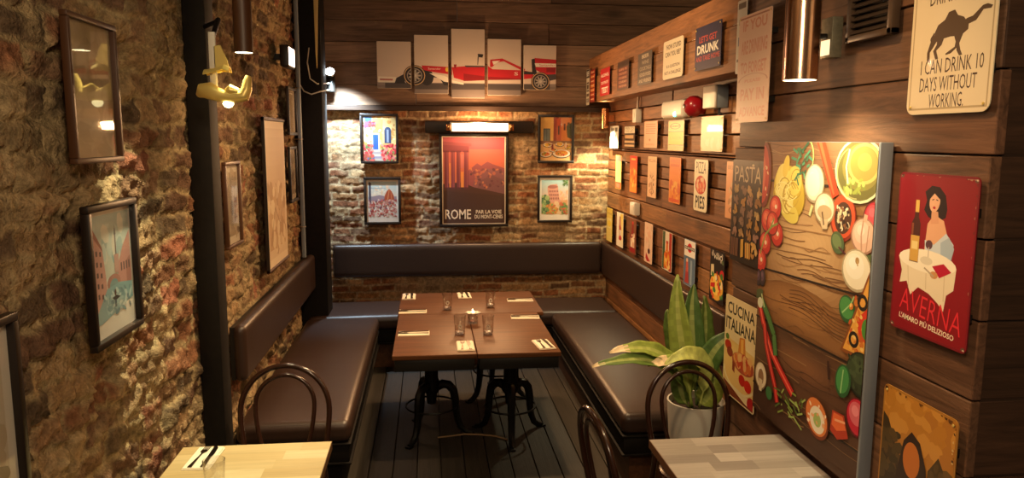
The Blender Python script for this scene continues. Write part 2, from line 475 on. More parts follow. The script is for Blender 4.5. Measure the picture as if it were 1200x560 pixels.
# rear wall above the brick
sp = []; z = 2.285
for zt in [2.47, 2.665, 2.85, 3.04, 3.22, 3.40]:
    cuts = [-1.1, rd.uniform(-.4, 1.2), 3.0]
    for a, b in zip(cuts[:-1], cuts[1:]): sp.append((a+.002, b-.002, 6.985+rd.uniform(0, .008), 7.05, z+.002, zt-.002))
    z = zt
struct(boards('wall_rear_upper', sp, 'wood_x', [H('7d604a'), H('856750'), H('755842')], 6))
struct(boards('trim_1', [(-1.1, 1.75, 6.93, 7.05, 2.238, 2.283)], 'wood_x', [H('3a2618')], 2))
struct(boards('wall_right_void', [(2.9, 2.95, 3.0, 7.05, 2.6, 3.4)], 'wood_y', [H('1a1411')], 14))  # set far back and coloured near-black to stand for the unlit void
# boxed soffit along the right wall and the board-clad pier at its near end
PX = 1.50
sp = [(PX-.004, PX+.03, 3.45, 6.985, 2.322, 2.545), (PX+.004, PX+.03, 3.45, 6.985, 2.549, 2.725), (PX+.03, 1.72, 3.45, 6.985, 2.327, 2.345), (PX+.03, 1.72, 3.45, 6.985, 2.69, 2.715), (PX+.01, PX+.03, 3.45, 6.985, 2.35, 2.70)]
struct(boards('wall_right_soffit', sp, 'wood_y', [H('8a5a34'), H('946139'), H('80522f')], 8))
sp = []; zs = [0.0, .132, .36, .588, .816, 1.044, 1.272, 1.5, 1.728, 1.956, 2.184, 2.41, 2.64, 2.87, 3.1, 3.4]
for a, b in zip(zs[:-1], zs[1:]):
    dep = rd.uniform(0, .008)
    sp.append((PX-dep+.002, PX+.03, 1.845+rd.uniform(-.006, .006), 3.52+rd.uniform(-.03, .02), a+.0025, b-.0025))
struct(boards('wall_pier', sp, 'wood_y', dark, 9))
sp = [(PX+.03, 2.6, 1.852, 3.50, 0, 3.4)]
for a, b in zip(zs[:-1], zs[1:]):
    sp.append((PX+.006, 2.6, 1.848+rd.uniform(-.008, .004), 1.87, a+.0025, b-.0025))
struct(boards('wall_pier_end', sp, 'wood_x', [H('3c281b'), H('442e20'), H('35241a')], 10))  # end boards darkened: the unlit face is put into their colour
# floor decking
sp = []; x = -1.25; i = 0
while x < 2.6:
    sp.append((x+.003, x+.142, -1.2, 7.1, -.03, 0.0)); x += .145
sp.append((-1.3, 2.7, -1.2, 7.1, -.06, -.03))
struct(boards('floor', sp, 'floor', [H('302a25'), H('352e27'), H('2b2622'), H('38322b')], 12, r=.003))
sp = [(-1.2, 2.6, -1.2, 7.1, 3.40, 3.44)]
struct(boards('ceiling', sp, 'wood_x', [H('2c211a')], 13, r=.002))

# ------------------------------------------------------------------ camera
cam = bpy.data.cameras.new('camera'); co = bpy.data.objects.new('camera', cam); COL.objects.link(co)
p_, y_, r_ = 0.1357, 0.1116, -0.0035
fw = Vector((math.sin(y_)*math.cos(p_), math.cos(y_)*math.cos(p_), -math.sin(p_)))
r0 = Vector((math.cos(y_), -math.sin(y_), 0)); d0 = fw.cross(r0)
rr = r0*math.cos(r_)+d0*math.sin(r_); dd = d0*math.cos(r_)-r0*math.sin(r_)
mw = Matrix((rr, -dd, -fw)).transposed().to_4x4(); mw.translation = (0, 0, 2.0)
co.matrix_world = mw
cam.sensor_fit = 'HORIZONTAL'; cam.sensor_width = 36; cam.lens = 872/1200*36; cam.clip_start = 0.05
SC.camera = co
vs = SC.view_settings; vs.view_transform = 'Standard'; vs.look = 'None'; vs.gamma = 1; vs.use_curve_mapping = False; vs.exposure = 0.0

# ------------------------------------------------------------------ banquettes
def cushion(par, x0, x1, y0, y1):
    return MB().box(x0, x1, y0, y1, .345, .47, r=.045, seg=5, mid=10, crown=.022).build('seat_cushion', M['leather'], par, smooth=True, ang=80)
brownp = H('4a2d18')
def seat_bench(label, x0, x1, y0, y1, front, ends=()):
    t = thing('banquette_bench', label, 'bench', ((x0+x1)/2, (y0+y1)/2, 0), 0, 'leather banquette benches')
    cx, cy = (x0+x1)/2, (y0+y1)/2
    a, b, c, d = x0-cx, x1-cx, y0-cy, y1-cy
    cushion(t, a, b, c, d)
    g = .012
    f = {'+x': (a, b-g, c+g, d), '-x': (a+g, b, c+g, d), '-y': (a, b, c+g, d)}[front]
    MB().box(*f, .235, .343, r=.006, seg=1).build('seat_box', M['bench'], t)
    rl = {'+x': (a, b, c, d), '-x': (a, b, c, d), '-y': (a, b, c, d)}[front]
    mb = MB()
    mb.box(rl[0], rl[1], rl[2], rl[3], .336, .346, r=.003, seg=1); mb.box(rl[0], rl[1], rl[2], rl[3], .226, .236, r=.003, seg=1)
    mb.build('trim_rail', M['bench'], t)
    k = .06; pm = M['bench'] if front == '+x' else M['wood_y']
    q = {'+x': (a, b-k, c+k, d), '-x': (a+k, b, c+k, d), '-y': (a, b, c+k, d)}[front]
    MB().box(*q, 0.0, .226, r=.004, seg=1, col=brownp).build('plinth', pm, t, smooth=False)
    return t
BL = seat_bench('long black leather bench and back cushion along the left brick wall', -1.045, -.437, 3.935, 6.33, '+x')
BR = seat_bench('long black leather bench and back cushion along the right board wall', 1.06, 1.683, 3.88, 6.33, '-x')
BB = seat_bench('black leather bench and back cushion across the rear brick wall', -1.045, 1.683, 6.335, 6.965, '-y')

def back_pad(par, x0, x1, y0, y1, ax):
    px, py = par.location.x, par.location.y
    a, b, q, d = x0-px, x1-px, y0-py, y1-py
    o = MB().box(a, b, q, d, .71, 1.015, r=.034, seg=4, mid=10).build('backrest', M['leather'], par, smooth=True, ang=80)
    if ax == 'l': k = (a-.012, a+.01, q+.01, d)
    elif ax == 'r': k = (b-.01, b+.008, q+.01, d)
    else: k = (a, b, d-.01, d+.01)
    MB().box(*k, .72, 1.005).build('backing_board', M['black'], o)
back_pad(BL, -1.035, -.965, 3.93, 6.385, 'l')
back_pad(BR, 1.635, 1.675, 3.93, 6.965, 'r')
back_pad(BB, -.885, 1.632, 6.875, 6.958, 'b')

# ------------------------------------------------------------------ dark dining tables on cast tripod bases
topc = H('5c3820')
def tripod_base(par, x, y, rot, top=.70):
    b = MB().lathe([(.05, .30), (.058, .32), (.055, .36), (.045, .40), (.045, .60), (.05, .62), (.055, .66), (.16, .675), (.165, top-.005), (.0, top-.005)], 20).lathe([(.0, .22), (.03, .22), (.04, .30), (.05, .301)], 16).build('pedestal', M['iron'], par, (x, y, 0))
    for k in range(3):
        a = rot+k*2*PI/3
        prof = [(.035, .33), (.075, .352), (.115, .345), (.145, .31), (.158, .25), (.162, .18), (.172, .11), (.195, .05), (.235, .018), (.27, .012)]
        path = [(r*math.cos(a), r*math.sin(a), z) for r, z in prof]
        MB().tube(path, [.028, .032, .031, .029, .027, .025, .023, .021, .019, .014], 8).box(.245, .288, -.02, .02, 0, .014, r=.004, seg=1, xf=Matrix.Rotation(a, 4, 'Z')).build('leg', M['iron'], b)
    MB().tube([(.172*math.cos(2*PI*k/36), .172*math.sin(2*PI*k/36), .205) for k in range(36)], .007, 6, True).build('ring_stretcher', M['iron'], b)
    return b
def dark_table(label, x0, x1, y0, y1, seed):
    cx, cy = (x0+x1)/2, (y0+y1)/2
    t = thing('dining_table', label, 'table', (cx, cy, 0), 0, 'dark dining tables pushed together')
    rd = random.Random(seed); mb = MB(); n = 3
    k = rd.uniform(.93, 1.07); c = (topc[0]*k, topc[1]*k, topc[2]*k, rd.random())
    mb.box(x0-cx, x1-cx, y0-cy, y1-cy, .722, .75, r=.004, seg=2, col=c)
    mb.build('tabletop', M['table'], t)
    MB().box(x0-cx+.012, x1-cx-.012, y0-cy+.012, y1-cy-.012, .650, .722, r=.004, seg=1).build('apron', M['black'], t)
    return t
t = dark_table('near left one of the dark wooden dining tables pushed together', -.222, .268, 4.20, 5.205, 1); tripod_base(t, -.02, .165, math.radians(236), .668)
t = dark_table('near right one of the dark wooden dining tables pushed together', .271, .765, 4.195, 5.200, 2); tripod_base(t, .012, .11, math.radians(267), .668)
t = dark_table('dark wooden dining table nearest the rear bench, at the far end of the group', -.228, .815, 5.208, 5.94, 3); tripod_base(t, .21, .02, math.radians(215), .668)
mb = MB(); mb.tube([(.04, 4.78, .008), (.13, 4.80, .007), (.22, 4.815, .01), (.33, 4.80, .008), (.43, 4.765, .007), (.50, 4.70, .007)], .006, 8)
tag(mb.build('floor_cord', plain('tan_cord', H('8a6a48'), .6)), 'thin tan cord lying on the dark floor under the dining tables', 'cord')

# ------------------------------------------------------------------ light tables in the foreground
def light_table(label, x0, x1, y0, y1, pal, edge, seed, hw):
    cx, cy = (x0+x1)/2, (y0+y1)/2
    t = thing('cafe_table', label, 'table', (cx, cy, 0))
    rd = random.Random(seed); mb = MB(); n = 9; dy = (y1-y0)/n
    for i in range(n):
        x = x0-cx; cuts = [x0-cx, x0-cx+(x1-x0)*rd.uniform(.2, .45), x0-cx+(x1-x0)*rd.uniform(.55, .85), x1-cx]
        for a, b in zip(cuts[:-1], cuts[1:]):
            c = rd.choice(pal); mb.box(a, b, y0-cy+i*dy, y0-cy+(i+1)*dy, .716, .75, col=(c[0], c[1], c[2], rd.random()))
    mb.build('tabletop', M['beech'], t, smooth=False)
    mb = MB(); e = .0025
    for b in ((x0-cx-e, x1-cx+e, y1-cy, y1-cy+e), (x0-cx-e, x0-cx, y0-cy, y1-cy), (x1-cx, x1-cx+e, y0-cy, y1-cy)): mb.box(*b, .716, .7495, col=edge)
    mb.build('edge_band', M['beech'], t, smooth=False)
    MB().lathe([(.035, .02), (.035, .66), (.12, .69), (.12, .714), (0, .714)], 20).build('column', M['iron'], t)
    for k in range(4):
        a = PI/4+k*PI/2
        MB().tube([(.02*math.cos(a), .02*math.sin(a), .045), (.15*math.cos(a), .15*math.sin(a), .035), (.29*math.cos(a), .29*math.sin(a), .018)], [.03, .024, .018], 8, flat=.6).build('foot', M['iron'], t)
    return t
light_table('pale block-wood cafe table in the near left corner with napkin and glass', -1.0, -.413, 2.30, 3.005, [H('c9b080'), H('c2a878'), H('d0ba8e'), H('bba070')], H('7a5a34'), 3, .3)
light_table('greyish whitewashed cafe table on the right, against the board pier', .905, 1.475, 2.18, 2.885, [H('a39a92'), H('b3aaa2'), H('958c86'), H('bcb3ab')], H('6b4a33'), 5, .3)

# ------------------------------------------------------------------ bentwood chairs
def arch(w, top, base_w, z0, y0, lean, n=26, flare=None):
    """hoop from one foot over the top to the other; y grows (leans back) with height"""
    pts = []
    zs = top-w*1.02
    for k in range(7):
        f = k/6; z = z0+(zs-z0)*f
        pts.append((-(base_w+(w-base_w)*math.sin(f*PI/2)), z))
    for k in range(1, n):
        a = PI-PI*k/n; pts.append((w*math.cos(a), zs+w*1.02*math.sin(a)))
    for k in range(6, -1, -1):
        f = k/6; z = z0+(zs-z0)*f
        pts.append(((base_w+(w-base_w)*math.sin(f*PI/2)), z))
    return [(x, y0+lean*(z-.46), z) for x, z in pts]
def bentwood(label, loc, rotz):
    t = thing('bentwood_chair', label, 'chair', loc, rotz, 'dark bentwood chairs')
    m = M['bent']
    MB().lathe([(0, .438), (.17, .440), (.185, .447), (.188, .455), (.17, .463), (0, .459)], 36).build('seat', m, t)
    MB().tube([(.196*math.cos(2*PI*k/40), .196*math.sin(2*PI*k/40), .448) for k in range(40)], .015, 8, True).build('seat_ring', m, t)
    # outer hoop runs down into the back legs
    hoop = arch(.208, .905, .178, .46, .172, .17)
    legL = [(-.205, .235, 0), (-.198, .215, .15), (-.188, .193, .30), (-.180, .176, .42)]
    path = legL+hoop+[(-x, y, z) for x, y, z in reversed(legL)]
    MB().tube(path, [.0135]*len(path), 10).build('back_hoop', m, t)
    MB().tube(arch(.138, .862, .088, .465, .168, .165), .0105, 10).build('inner_hoop', m, t)
    for s in (-1, 1):
        MB().tube([(s*.135, -.135, .44), (s*.142, -.150, .30), (s*.152, -.168, .15), (s*.168, -.19, 0)], [.017, .0155, .014, .012], 10).build('front_leg', m, t)
    MB().tube([(.165*math.cos(2*PI*k/40), .165*math.sin(2*PI*k/40)+.012, .225) for k in range(40)], .009, 8, True).build('leg_ring', m, t)
    return t
ch = bentwood('dark bentwood chair at the pale table, before the left leather bench', (-.700, 3.33, 0), 0)
dup(ch, (1.268, 3.19, 0), 0.05, 'dark bentwood chair beyond the greyish table, in front of the plant pot')
dup(ch, (.885, 2.86, 0), PI/2+.12, 'dark bentwood chair seen edge-on at the bottom of the picture, beside the greyish table')

# ------------------------------------------------------------------ plant in a white pot
t = thing('potted_plant', 'large-leaved green plant in a tall white pot between the bench end and the pier', 'plant', (1.415, 3.715, 0))
MB().lathe([(0, 0), (.105, 0), (.112, .01), (.152, .60), (.153, .605), (.144, .605), (.140, .56), (0, .56)], 40).build('pot', M['pot'], t)
MB().lathe([(.141, .545), (.138, .567), (.07, .575), (0, .572)], 24).build('soil', M['soil'], t)
def leaf_mat(name, c1, c2, vein):
    m, nt, b = new_mat(name)
    at = nt.nodes.new('ShaderNodeAttribute'); at.attribute_name = 'Col'
    nt.links.new(at.outputs['Color'], b.inputs['Base Color'])
    b.inputs['Roughness'].default_value = .42; b.inputs['Subsurface Weight'].default_value = 0.0
    b.inputs['Transmission Weight'].default_value = 0.0
    return m
M['leaf'] = leaf_mat('leaf', 0, 0, 0)
def leaf(spine, width, nrm, c, tip=None, n=24, seed=0, cup=.22, tipf=.86, patch=None):
    """broad blade swept along a curved midrib; nrm is the way its upper face looks"""
    P = [Vector(p)-Vector((1.415, 3.715, 0)) for p in spine]; rd = random.Random(seed)
    def bz(t):
        m = len(P)-1; r = Vector((0, 0, 0))
        for i, p in enumerate(P): r += p*(math.comb(m, i)*t**i*(1-t)**(m-i))
        return r
    mb = MB(); rows = []; W = 8; nv = Vector(nrm).normalized()
    for i in range(n+1):
        s = i/n; c0 = bz(s); tg = (bz(min(1, s+.01))-bz(max(0, s-.01))).normalized()
        side = tg.cross(nv); side.normalize(); nr = side.cross(tg)
        stem = .14
        wd = .005 if s < stem else .005+width*(math.sin(PI*min(1, ((s-stem)/(1-stem))**.72)))**.75
        row = []
        for k in range(W+1):
            u = k/W*2-1
            row.append(c0+side*(u*wd)+nr*(abs(u)**1.5*wd*cup + .005*math.sin(s*34+u*3+seed)*abs(u)))
        rows.append(row)
    vs = [p for r in rows for p in r]
    mb.v = [tuple(p) for p in vs]
    for i in range(n):
        for k in range(W):
            u = (k+.5)/W*2-1; s = (i+.5)/n
            j = rd.uniform(.94, 1.06)*(1+.10*math.sin(s*70+abs(u)*5))
            cc = c
            if tip and s > tipf+.03*math.sin(k*2.1): cc = tip
            elif patch and abs(s-patch) < .07+.02*math.sin(k*2.4) and u < .5: cc = tip
            elif abs(u) < .13: cc = mixc(c, H('c2c878'), .45)
            mb.f.append((i*(W+1)+k, (i+1)*(W+1)+k, (i+1)*(W+1)+k+1, i*(W+1)+k+1)); mb.c.append((cc[0]*j, cc[1]*j, cc[2]*j, 1)); mb.m.append(0)
    o = mb.build('leaf', M['leaf'], t, smooth=True, ang=180)
    so = o.modifiers.new('thickness', 'SOLIDIFY'); so.thickness = .0016
    return o
g1, g2, g3, g4 = H('8a9a44'), H('5c7434'), H('4a6832'), H('b4bc66')
dry = H('e0c8a0')
FC = (-.30, -1, .15)
leaf([(1.39, 3.70, .57), (1.36, 3.69, .80), (1.27, 3.68, 1.00), (1.285, 3.70, 1.295)], .060, (-.5, -1, .1), g1, seed=1)
leaf([(1.42, 3.72, .57), (1.40, 3.72, .80), (1.355, 3.71, 1.02), (1.385, 3.73, 1.235)], .064, (-.1, -1, .2), g3, seed=2)
leaf([(1.43, 3.74, .57), (1.45, 3.745, .80), (1.48, 3.74, 1.0), (1.445, 3.74, 1.17)], .055, (.4, -1, .2), g2, seed=3)
leaf([(1.38, 3.68, .57), (1.30, 3.63, .86), (1.08, 3.57, .93), (.80, 3.53, .865)], .042, (0, -.55, .85), g2, tip=dry, seed=4, tipf=.95)
leaf([(1.38, 3.70, .57), (1.30, 3.66, .90), (1.12, 3.62, .97), (.905, 3.60, .915)], .046, (0, -.6, .8), g1, tip=dry, seed=5, tipf=.84)
leaf([(1.37, 3.67, .57), (1.34, 3.62, .84), (1.24, 3.59, .90), (1.10, 3.57, .845)], .044, (0, -.6, .8), g1, tip=dry, seed=15, tipf=.70)
leaf([(1.42, 3.68, .57), (1.46, 3.60, .88), (1.35, 3.57, .95), (1.18, 3.56, .85)], .058, (0, -.75, .75), g4, seed=6)
leaf([(1.43, 3.72, .57), (1.42, 3.64, .86), (1.47, 3.62, .95), (1.60, 3.62, 1.0)], .055, (-.2, -.9, .6), g3, seed=7)
leaf([(1.43, 3.72, .57), (1.47, 3.68, .60), (1.50, 3.66, .70), (1.47, 3.65, .87)], .062, FC, g1, seed=8)
leaf([(1.38, 3.70, .57), (1.31, 3.69, .62), (1.29, 3.67, .76), (1.31, 3.66, .92)], .045, FC, g2, seed=9)
leaf([(1.40, 3.72, .57), (1.34, 3.74, .80), (1.26, 3.74, .98), (1.25, 3.74, 1.10)], .045, (-.8, -1, .1), g2, seed=10)

# ------------------------------------------------------------------ napkins, knives, forks, tumblers
def napkin_mesh():
    mb = MB(); mb.box(-.052, .052, -.1, .1, 0, .005, r=.002, seg=2, mid=3); mb.box(-.049, .047, -.098, .098, .0052, .0095, r=.002, seg=2, mid=3)
    return mb
knife_o = fork_o = nap_o = None
def knife_mesh():
    mb = MB()
    mb.prism([(-.009, -.095), (.009, -.095), (.0075, -.01), (.012, .02), (.011, .08), (0, .102), (-.008, .095), (-.0075, -.01)], 0, .003, xf=Matrix(((1, 0, 0, 0), (0, 0, 1, 0), (0, 1, 0, 0), (0, 0, 0, 1))))
    return mb
def fork_mesh():
    mb = MB(); X = Matrix(((1, 0, 0, 0), (0, 0, 1, 0), (0, 1, 0, 0), (0, 0, 0, 1)))
    mb.prism([(-.008, -.095), (.008, -.095), (.003, .0), (.003, .03), (.012, .045), (.012, .062), (-.012, .062), (-.012, .045), (-.003, .03), (-.003, 0)], 0, .003, xf=X)
    for k in range(4):
        x = -.0105+k*.007
        mb.prism([(x-.0017, .06), (x+.0017, .06), (x+.001, .098), (x-.001, .098)], 0, .0025, xf=X)
    return mb
places = [(-.165, 5.80, 0, 'far left corner of the dark tables'), (-.125, 5.29, PI/2, 'left edge of the far dark table'),
          (-.106, 4.68, PI/2, 'left edge of the near left dark table'), (.270, 5.80, .03, 'middle of the far edge of the dark tables'),
          (.692, 5.60, PI/2-.03, 'right edge of the far dark table'), (.660, 5.05, PI/2-.06, 'right edge of the near right dark table'),
          (.208, 4.36, .0, 'near edge of the dark tables beside the seam'), (.683, 4.345, .12, 'near right corner of the dark tables')]
def setting(x, y, a, where, first, grp, cloth=None):
    global knife_o, fork_o, nap_o
    lab = ['folded cream napkin at the %s' % where, 'table knife lying at the %s' % where, 'fork lying at the %s' % where]
    lo = (x, y, .7502); c, s = math.cos(a), math.sin(a)
    kp = (x+c*.022, y+s*.022, .7602); fp = (x-c*.018, y-s*.018, .7602)
    if first:
        nap_o = napkin_mesh().build('napkin', M['cloth'], None, lo, a); tag(nap_o, lab[0], 'napkin', grp[0])
        knife_o = knife_mesh().build('table_knife', M['cutlery'], None, kp, a+.03); tag(knife_o, lab[1], 'knife', grp[1])
        fork_o = fork_mesh().build('fork', M['cutlery'], None, fp, a-.04); tag(fork_o, lab[2], 'fork', grp[2])
    else:
        for o, p, l, g, da in ((nap_o, lo, lab[0], grp[0], 0), (knife_o, kp, lab[1], grp[1], .04), (fork_o, fp, lab[2], grp[2], -.05)):
            d = dup(o, p, a+da, l, g)
G1 = ('napkins on the dark tables', 'knives on the dark tables', 'forks on the dark tables')
for i, (x, y, a, w) in enumerate(places): setting(x, y, a, w, i == 0, G1)
setting(-.885, 2.88, -.04, 'wall side of the pale block-wood table', False, G1)
for o in bpy.data.objects:
    if o.parent is None and 'group' in o and 'pale block-wood table' in o.get('label', ''): del o['group']

def tumbler(label, loc, grp):
    t = thing('glass_tumbler', label, 'glass', loc, 0, grp)
    MB().lathe([(0, 0), (.029, 0), (.031, .003), (.0385, .122), (.0380, .124), (.0365, .124), (.0362, .122), (.0285, .018), (.02, .015), (0, .014)], 32).build('glass_body', M['glass'], t)
    MB().lathe([(0, .0145), (.0275, .0145), (.0285, .022), (.02, .019), (0, .018)], 24).build('thick_base', M['glass_base'], t)
    # small pale printed mark on the near side
    mb = MB()
    for k in range(12):
        a, b = 2*PI*k/12, 2*PI*(k+1)/12
        def pt(r, an):
            x = r*math.cos(an); z = .058+r*1.25*math.sin(an); R = .0348+(z-.058)*.063+.0004
            return (x, -math.sqrt(max(0, R*R-x*x)), z)
        mb.add([pt(.013, a), pt(.013, b), pt(.008, b), pt(.008, a)], [(0, 1, 2, 3)])
    mb.build('printed_mark', M['white'], t)
    return t
tb = tumbler('clear glass tumbler left of the candle, at the back towards the rear bench', (.126, 5.336, .7505), 'glass tumblers on the dark tables')
for l, p in (('clear glass tumbler right of the candle, at the back towards the rear bench', (.443, 5.389, .7505)),
             ('clear glass tumbler just left of the candle, in the near pair', (.187, 4.638, .7505)),
             ('clear glass tumbler just right of the candle, in the near pair', (.366, 4.621, .7505))): dup(tb, p, None, l)
g = dup(tb, (-.762, 2.585, .7505), None, 'clear glass tumbler on the pale block-wood table at the bottom left'); del g['group']

t = thing('candle_holder', 'small glass candle holder with pale petal dish amid the dark tables', 'candle holder', (.287, 4.93, .7505))
MB().lathe([(0, 0), (.032, 0), (.036, .01), (.034, .04), (.026, .052), (.024, .052), (.031, .038), (.032, .012), (0, .008)], 28).build('glass_base', M['glass'], t)
mb = MB(); n = 32; rings = [(.0, .056), (.02, .056), (.034, .06), (.046, .072), (.047, .074), (.033, .063), (.0, .059)]
vs = []; fs = []
for r, z in rings:
    for k in range(n): q = r*(1+.13*math.cos(8*2*PI*k/n)*(r > .03)); vs.append((q*math.cos(2*PI*k/n), q*math.sin(2*PI*k/n), z))
for i in range(len(rings)-1):
    for k in range(n): fs.append((i*n+k, i*n+(k+1) % n, (i+1)*n+(k+1) % n, (i+1)*n+k))
mb.add(vs, fs).build('petal_dish', M['white'], t)
MB().lathe([(0, .0595), (.019, .0595), (.019, .074), (0, .073)], 20).build('candle', plain('wax', H('f2e9d8'), .5), t)
MB().lathe([(0, .075), (.004, .079), (.0045, .084), (.002, .092), (0, .097)], 10).build('flame', emit('flame', (1, .75, .42, 1), 30), t)

# ------------------------------------------------------------------ signs and pictures
def plate(mb, w, h, th, r, col, n=5, mi=0):
    """round-cornered sheet, front face at y=-th"""
    pts = []
    for cx, cz, a0 in ((w/2-r, h/2-r, 0), (-w/2+r, h/2-r, PI/2), (-w/2+r, -h/2+r, PI), (w/2-r, -h/2+r, 1.5*PI)):
        for k in range(n+1):
            a = a0+PI/2*k/n; pts.append((cx+r*math.cos(a), cz+r*math.sin(a)))
    mb.prism(pts, -th, 0, col, mi)
def metal_sign(label, wall, along, z, w, h, bg, art=None, rad=.008, screws=0, group=None, cat='sign', off=.012, th=.003, rim=None, name='wall_sign', roll=0.0):
    loc, rz = wall_frame(wall, along, z, off)
    mb = MB(); plate(mb, w, h, th, rad, bg)
    a = Art(w, h, .02)
    if rim: a.rect(.02, .02*w/h, .98, 1-.02*w/h, rim)
    if art: art(a)
    a.put(mb, -th)
    o = mb.build(name, M['print'], None, loc, rz, smooth=False)
    o.rotation_euler = (0, roll, rz)
    # two little stand-off blocks keep the sheet clear of the boards
    for dz in (-.3, .3): MB().box(-w*.3, w*.46, 0, off+.004, h*dz-.012, h*dz+.012).build('standoff', M['black'], o, smooth=False)
    if screws:
        for sx in (-1, 1):
            for sz in (-1, 1):
                MB().lathe([(0, 0), (.0045, .0), (.004, .002), (0, .003)], 10, xf=Matrix.Translation((sx*(w/2-screws), -th-.0022, sz*(h/2-screws))) @ Matrix.Rotation(PI/2, 4, 'X')).build('screw', M['brass'], o)
    return tag(o, label, cat, group)
def framed(label, wall, along, z, w, h, bar, mat, bg, art, depth=.022, group='framed pictures', mount=0.0, glass=True, roll=0.0, tilt=0.0, off=.012):
    loc, rz = wall_frame(wall, along, z, off)
    t = thing('framed_picture', label, 'picture', loc, rz, group)
    t.rotation_euler = (tilt, roll, rz)
    mb = MB()
    mb.box(-w/2, w/2, -depth, 0, h/2-bar, h/2, r=.003, seg=1); mb.box(-w/2, w/2, -depth, 0, -h/2, -h/2+bar, r=.003, seg=1)
    mb.box(-w/2, -w/2+bar, -depth, 0, -h/2+bar, h/2-bar, r=.003, seg=1); mb.box(w/2-bar, w/2, -depth, 0, -h/2+bar, h/2-bar, r=.003, seg=1)
    mb.build('frame', M[mat], t)
    iw, ih = w-2*bar+.004, h-2*bar+.004
    mb = MB(); mb.box(-iw/2, iw/2, -.006, -.002, -ih/2, ih/2, col=bg)
    a = Art(iw, ih, 0)
    if mount:
        ms, mt, mbm = mount if isinstance(mount, tuple) else (mount, mount*iw/ih, mount*iw/ih)
        a.mp = lambda p: (ms+p[0]*(1-2*ms), mt+p[1]*(1-mt-mbm)); a.b = (ms, mt, 1-ms, 1-mbm)
    art(a); a.put(mb, -.006); mb.build('print', M['paper'], t, smooth=False)
    if glass:
        MB().add([(-iw/2, -.0125, -ih/2), (iw/2, -.0125, -ih/2), (iw/2, -.0125, ih/2), (-iw/2, -.0125, ih/2)], [(0, 1, 2, 3)]).build('glass_pane', M['pane'], t, smooth=False)
    return t
K, W_, CRM = H('1c1614'), H('efe6d4'), H('e9d9b4')

# --- five-panel racing car across the rear boards (one picture, cut by the panels)
def car(a, X0, X1, Z0, Z1):
    """pixels of the whole picture (x 285..1035, y 115..400) -> this panel"""
    def mp(p):
        X = -.452+(p[0]/3.53+360-441.8)*.00784; Z = 2.85-(p[1]/3.53-48.5)*.0075
        return ((X-X0)/(X1-X0), (Z1-Z)/(Z1-Z0))
    a.mp = mp
    E = lambda cx, cy, rx, ry, c, n=26: a.poly([(cx+rx*math.cos(2*PI*i/n), cy+ry*math.sin(2*PI*i/n)) for i in range(n)], c)
    R, R2, D, D2 = H('c3202b'), H('92141d'), H('2b2526'), H('4a4243')
    a.poly([(280, 100), (1040, 100), (1040, 420), (280, 420)], H('d9c6b4'))
    a.poly([(280, 340), (1040, 340), (1040, 420), (280, 420)], H('8d7f78')); a.poly([(280, 352), (1040, 352), (1040, 420), (280, 420)], H('7d7069'))
    a.poly([(320, 343), (1000, 343), (1000, 368), (320, 368)], H('4c4341'))
    a.poly([(293, 316), (368, 318), (360, 341), (293, 341)], W_)                       # front wing
    a.poly([(299, 325), (352, 326), (351, 333), (299, 332)], H('b96a62'))
    a.poly([(366, 322), (395, 306), (402, 345), (358, 345)], D)
    E(490, 318, 27, 34, D)                                                             # far front wheel
    a.poly([(470, 268), (592, 274), (594, 306), (520, 296), (470, 286)], R)            # nose
    a.text('Santander', 521, 281, 52, 8, W_)
    E(572, 284, 7, 9, H('e3c23c'), 12)
    a.poly([(470, 300), (530, 305), (585, 322), (595, 350), (560, 350), (540, 320), (470, 312)], D)
    a.poly([(500, 300), (560, 310), (600, 330), (640, 340), (640, 347), (560, 335)], W_)
    a.poly([(592, 274), (660, 268), (740, 266), (760, 280), (890, 283), (930, 292), (930, 316), (880, 322), (750, 324), (640, 330), (600, 318)], R)
    a.poly([(640, 300), (740, 312), (880, 318), (880, 323), (750, 326), (640, 332)], R2)
    a.poly([(645, 266), (720, 266), (735, 272), (650, 273)], D2)
    a.poly([(600, 262), (612, 262), (608, 278), (602, 278)], R2)
    a.poly([(698, 216), (722, 218), (718, 232), (700, 230)], D); a.poly([(698, 228), (703, 228), (700, 262), (697, 262)], D2)
    a.poly([(750, 240), (800, 234), (896, 278), (890, 288), (806, 246), (776, 252), (758, 272), (749, 270)], R)
    a.poly([(758, 246), (792, 243), (764, 262)], W_)
    a.poly([(880, 285), (930, 290), (930, 300), (890, 300)], D)
    a.text('S', 858, 298, 16, 14, W_)
    a.poly([(922, 236), (936, 232), (945, 300), (925, 300)], D)                         # rear wing
    a.poly([(935, 230), (1026, 236), (1024, 300), (985, 306), (940, 280)], R)
    a.poly([(935, 252), (1026, 253), (1026, 268), (940, 268)], W_); a.text('Santander', 988, 260, 66, 9, R)
    a.poly([(985, 270), (1024, 270), (1022, 290), (985, 290)], R2)
    a.poly([(985, 300), (1026, 298), (1026, 320), (1000, 326)], D2)
    for cx, cy, rx, ry in ((440, 311, 46, 44), (960, 330, 40, 40)):
        E(cx, cy, rx, ry, D); E(cx, cy, rx*.93, ry*.93, H('d8b27e')); E(cx, cy, rx*.86, ry*.86, D); E(cx, cy, rx*.68, ry*.68, H('9d9289')); E(cx, cy, rx*.60, ry*.60, D)
        for k in range(9):
            q = 2*PI*k/9
            a.poly([(cx+rx*.12*math.cos(q+1.5), cy+ry*.12*math.sin(q+1.5)), (cx+rx*.56*math.cos(q+.12), cy+ry*.56*math.sin(q+.12)), (cx+rx*.56*math.cos(q-.12), cy+ry*.56*math.sin(q-.12)), (cx+rx*.12*math.cos(q-1.5), cy+ry*.12*math.sin(q-1.5))], H('a89e94'))
        E(cx, cy, rx*.16, ry*.16, H('c8beb0'), 12)
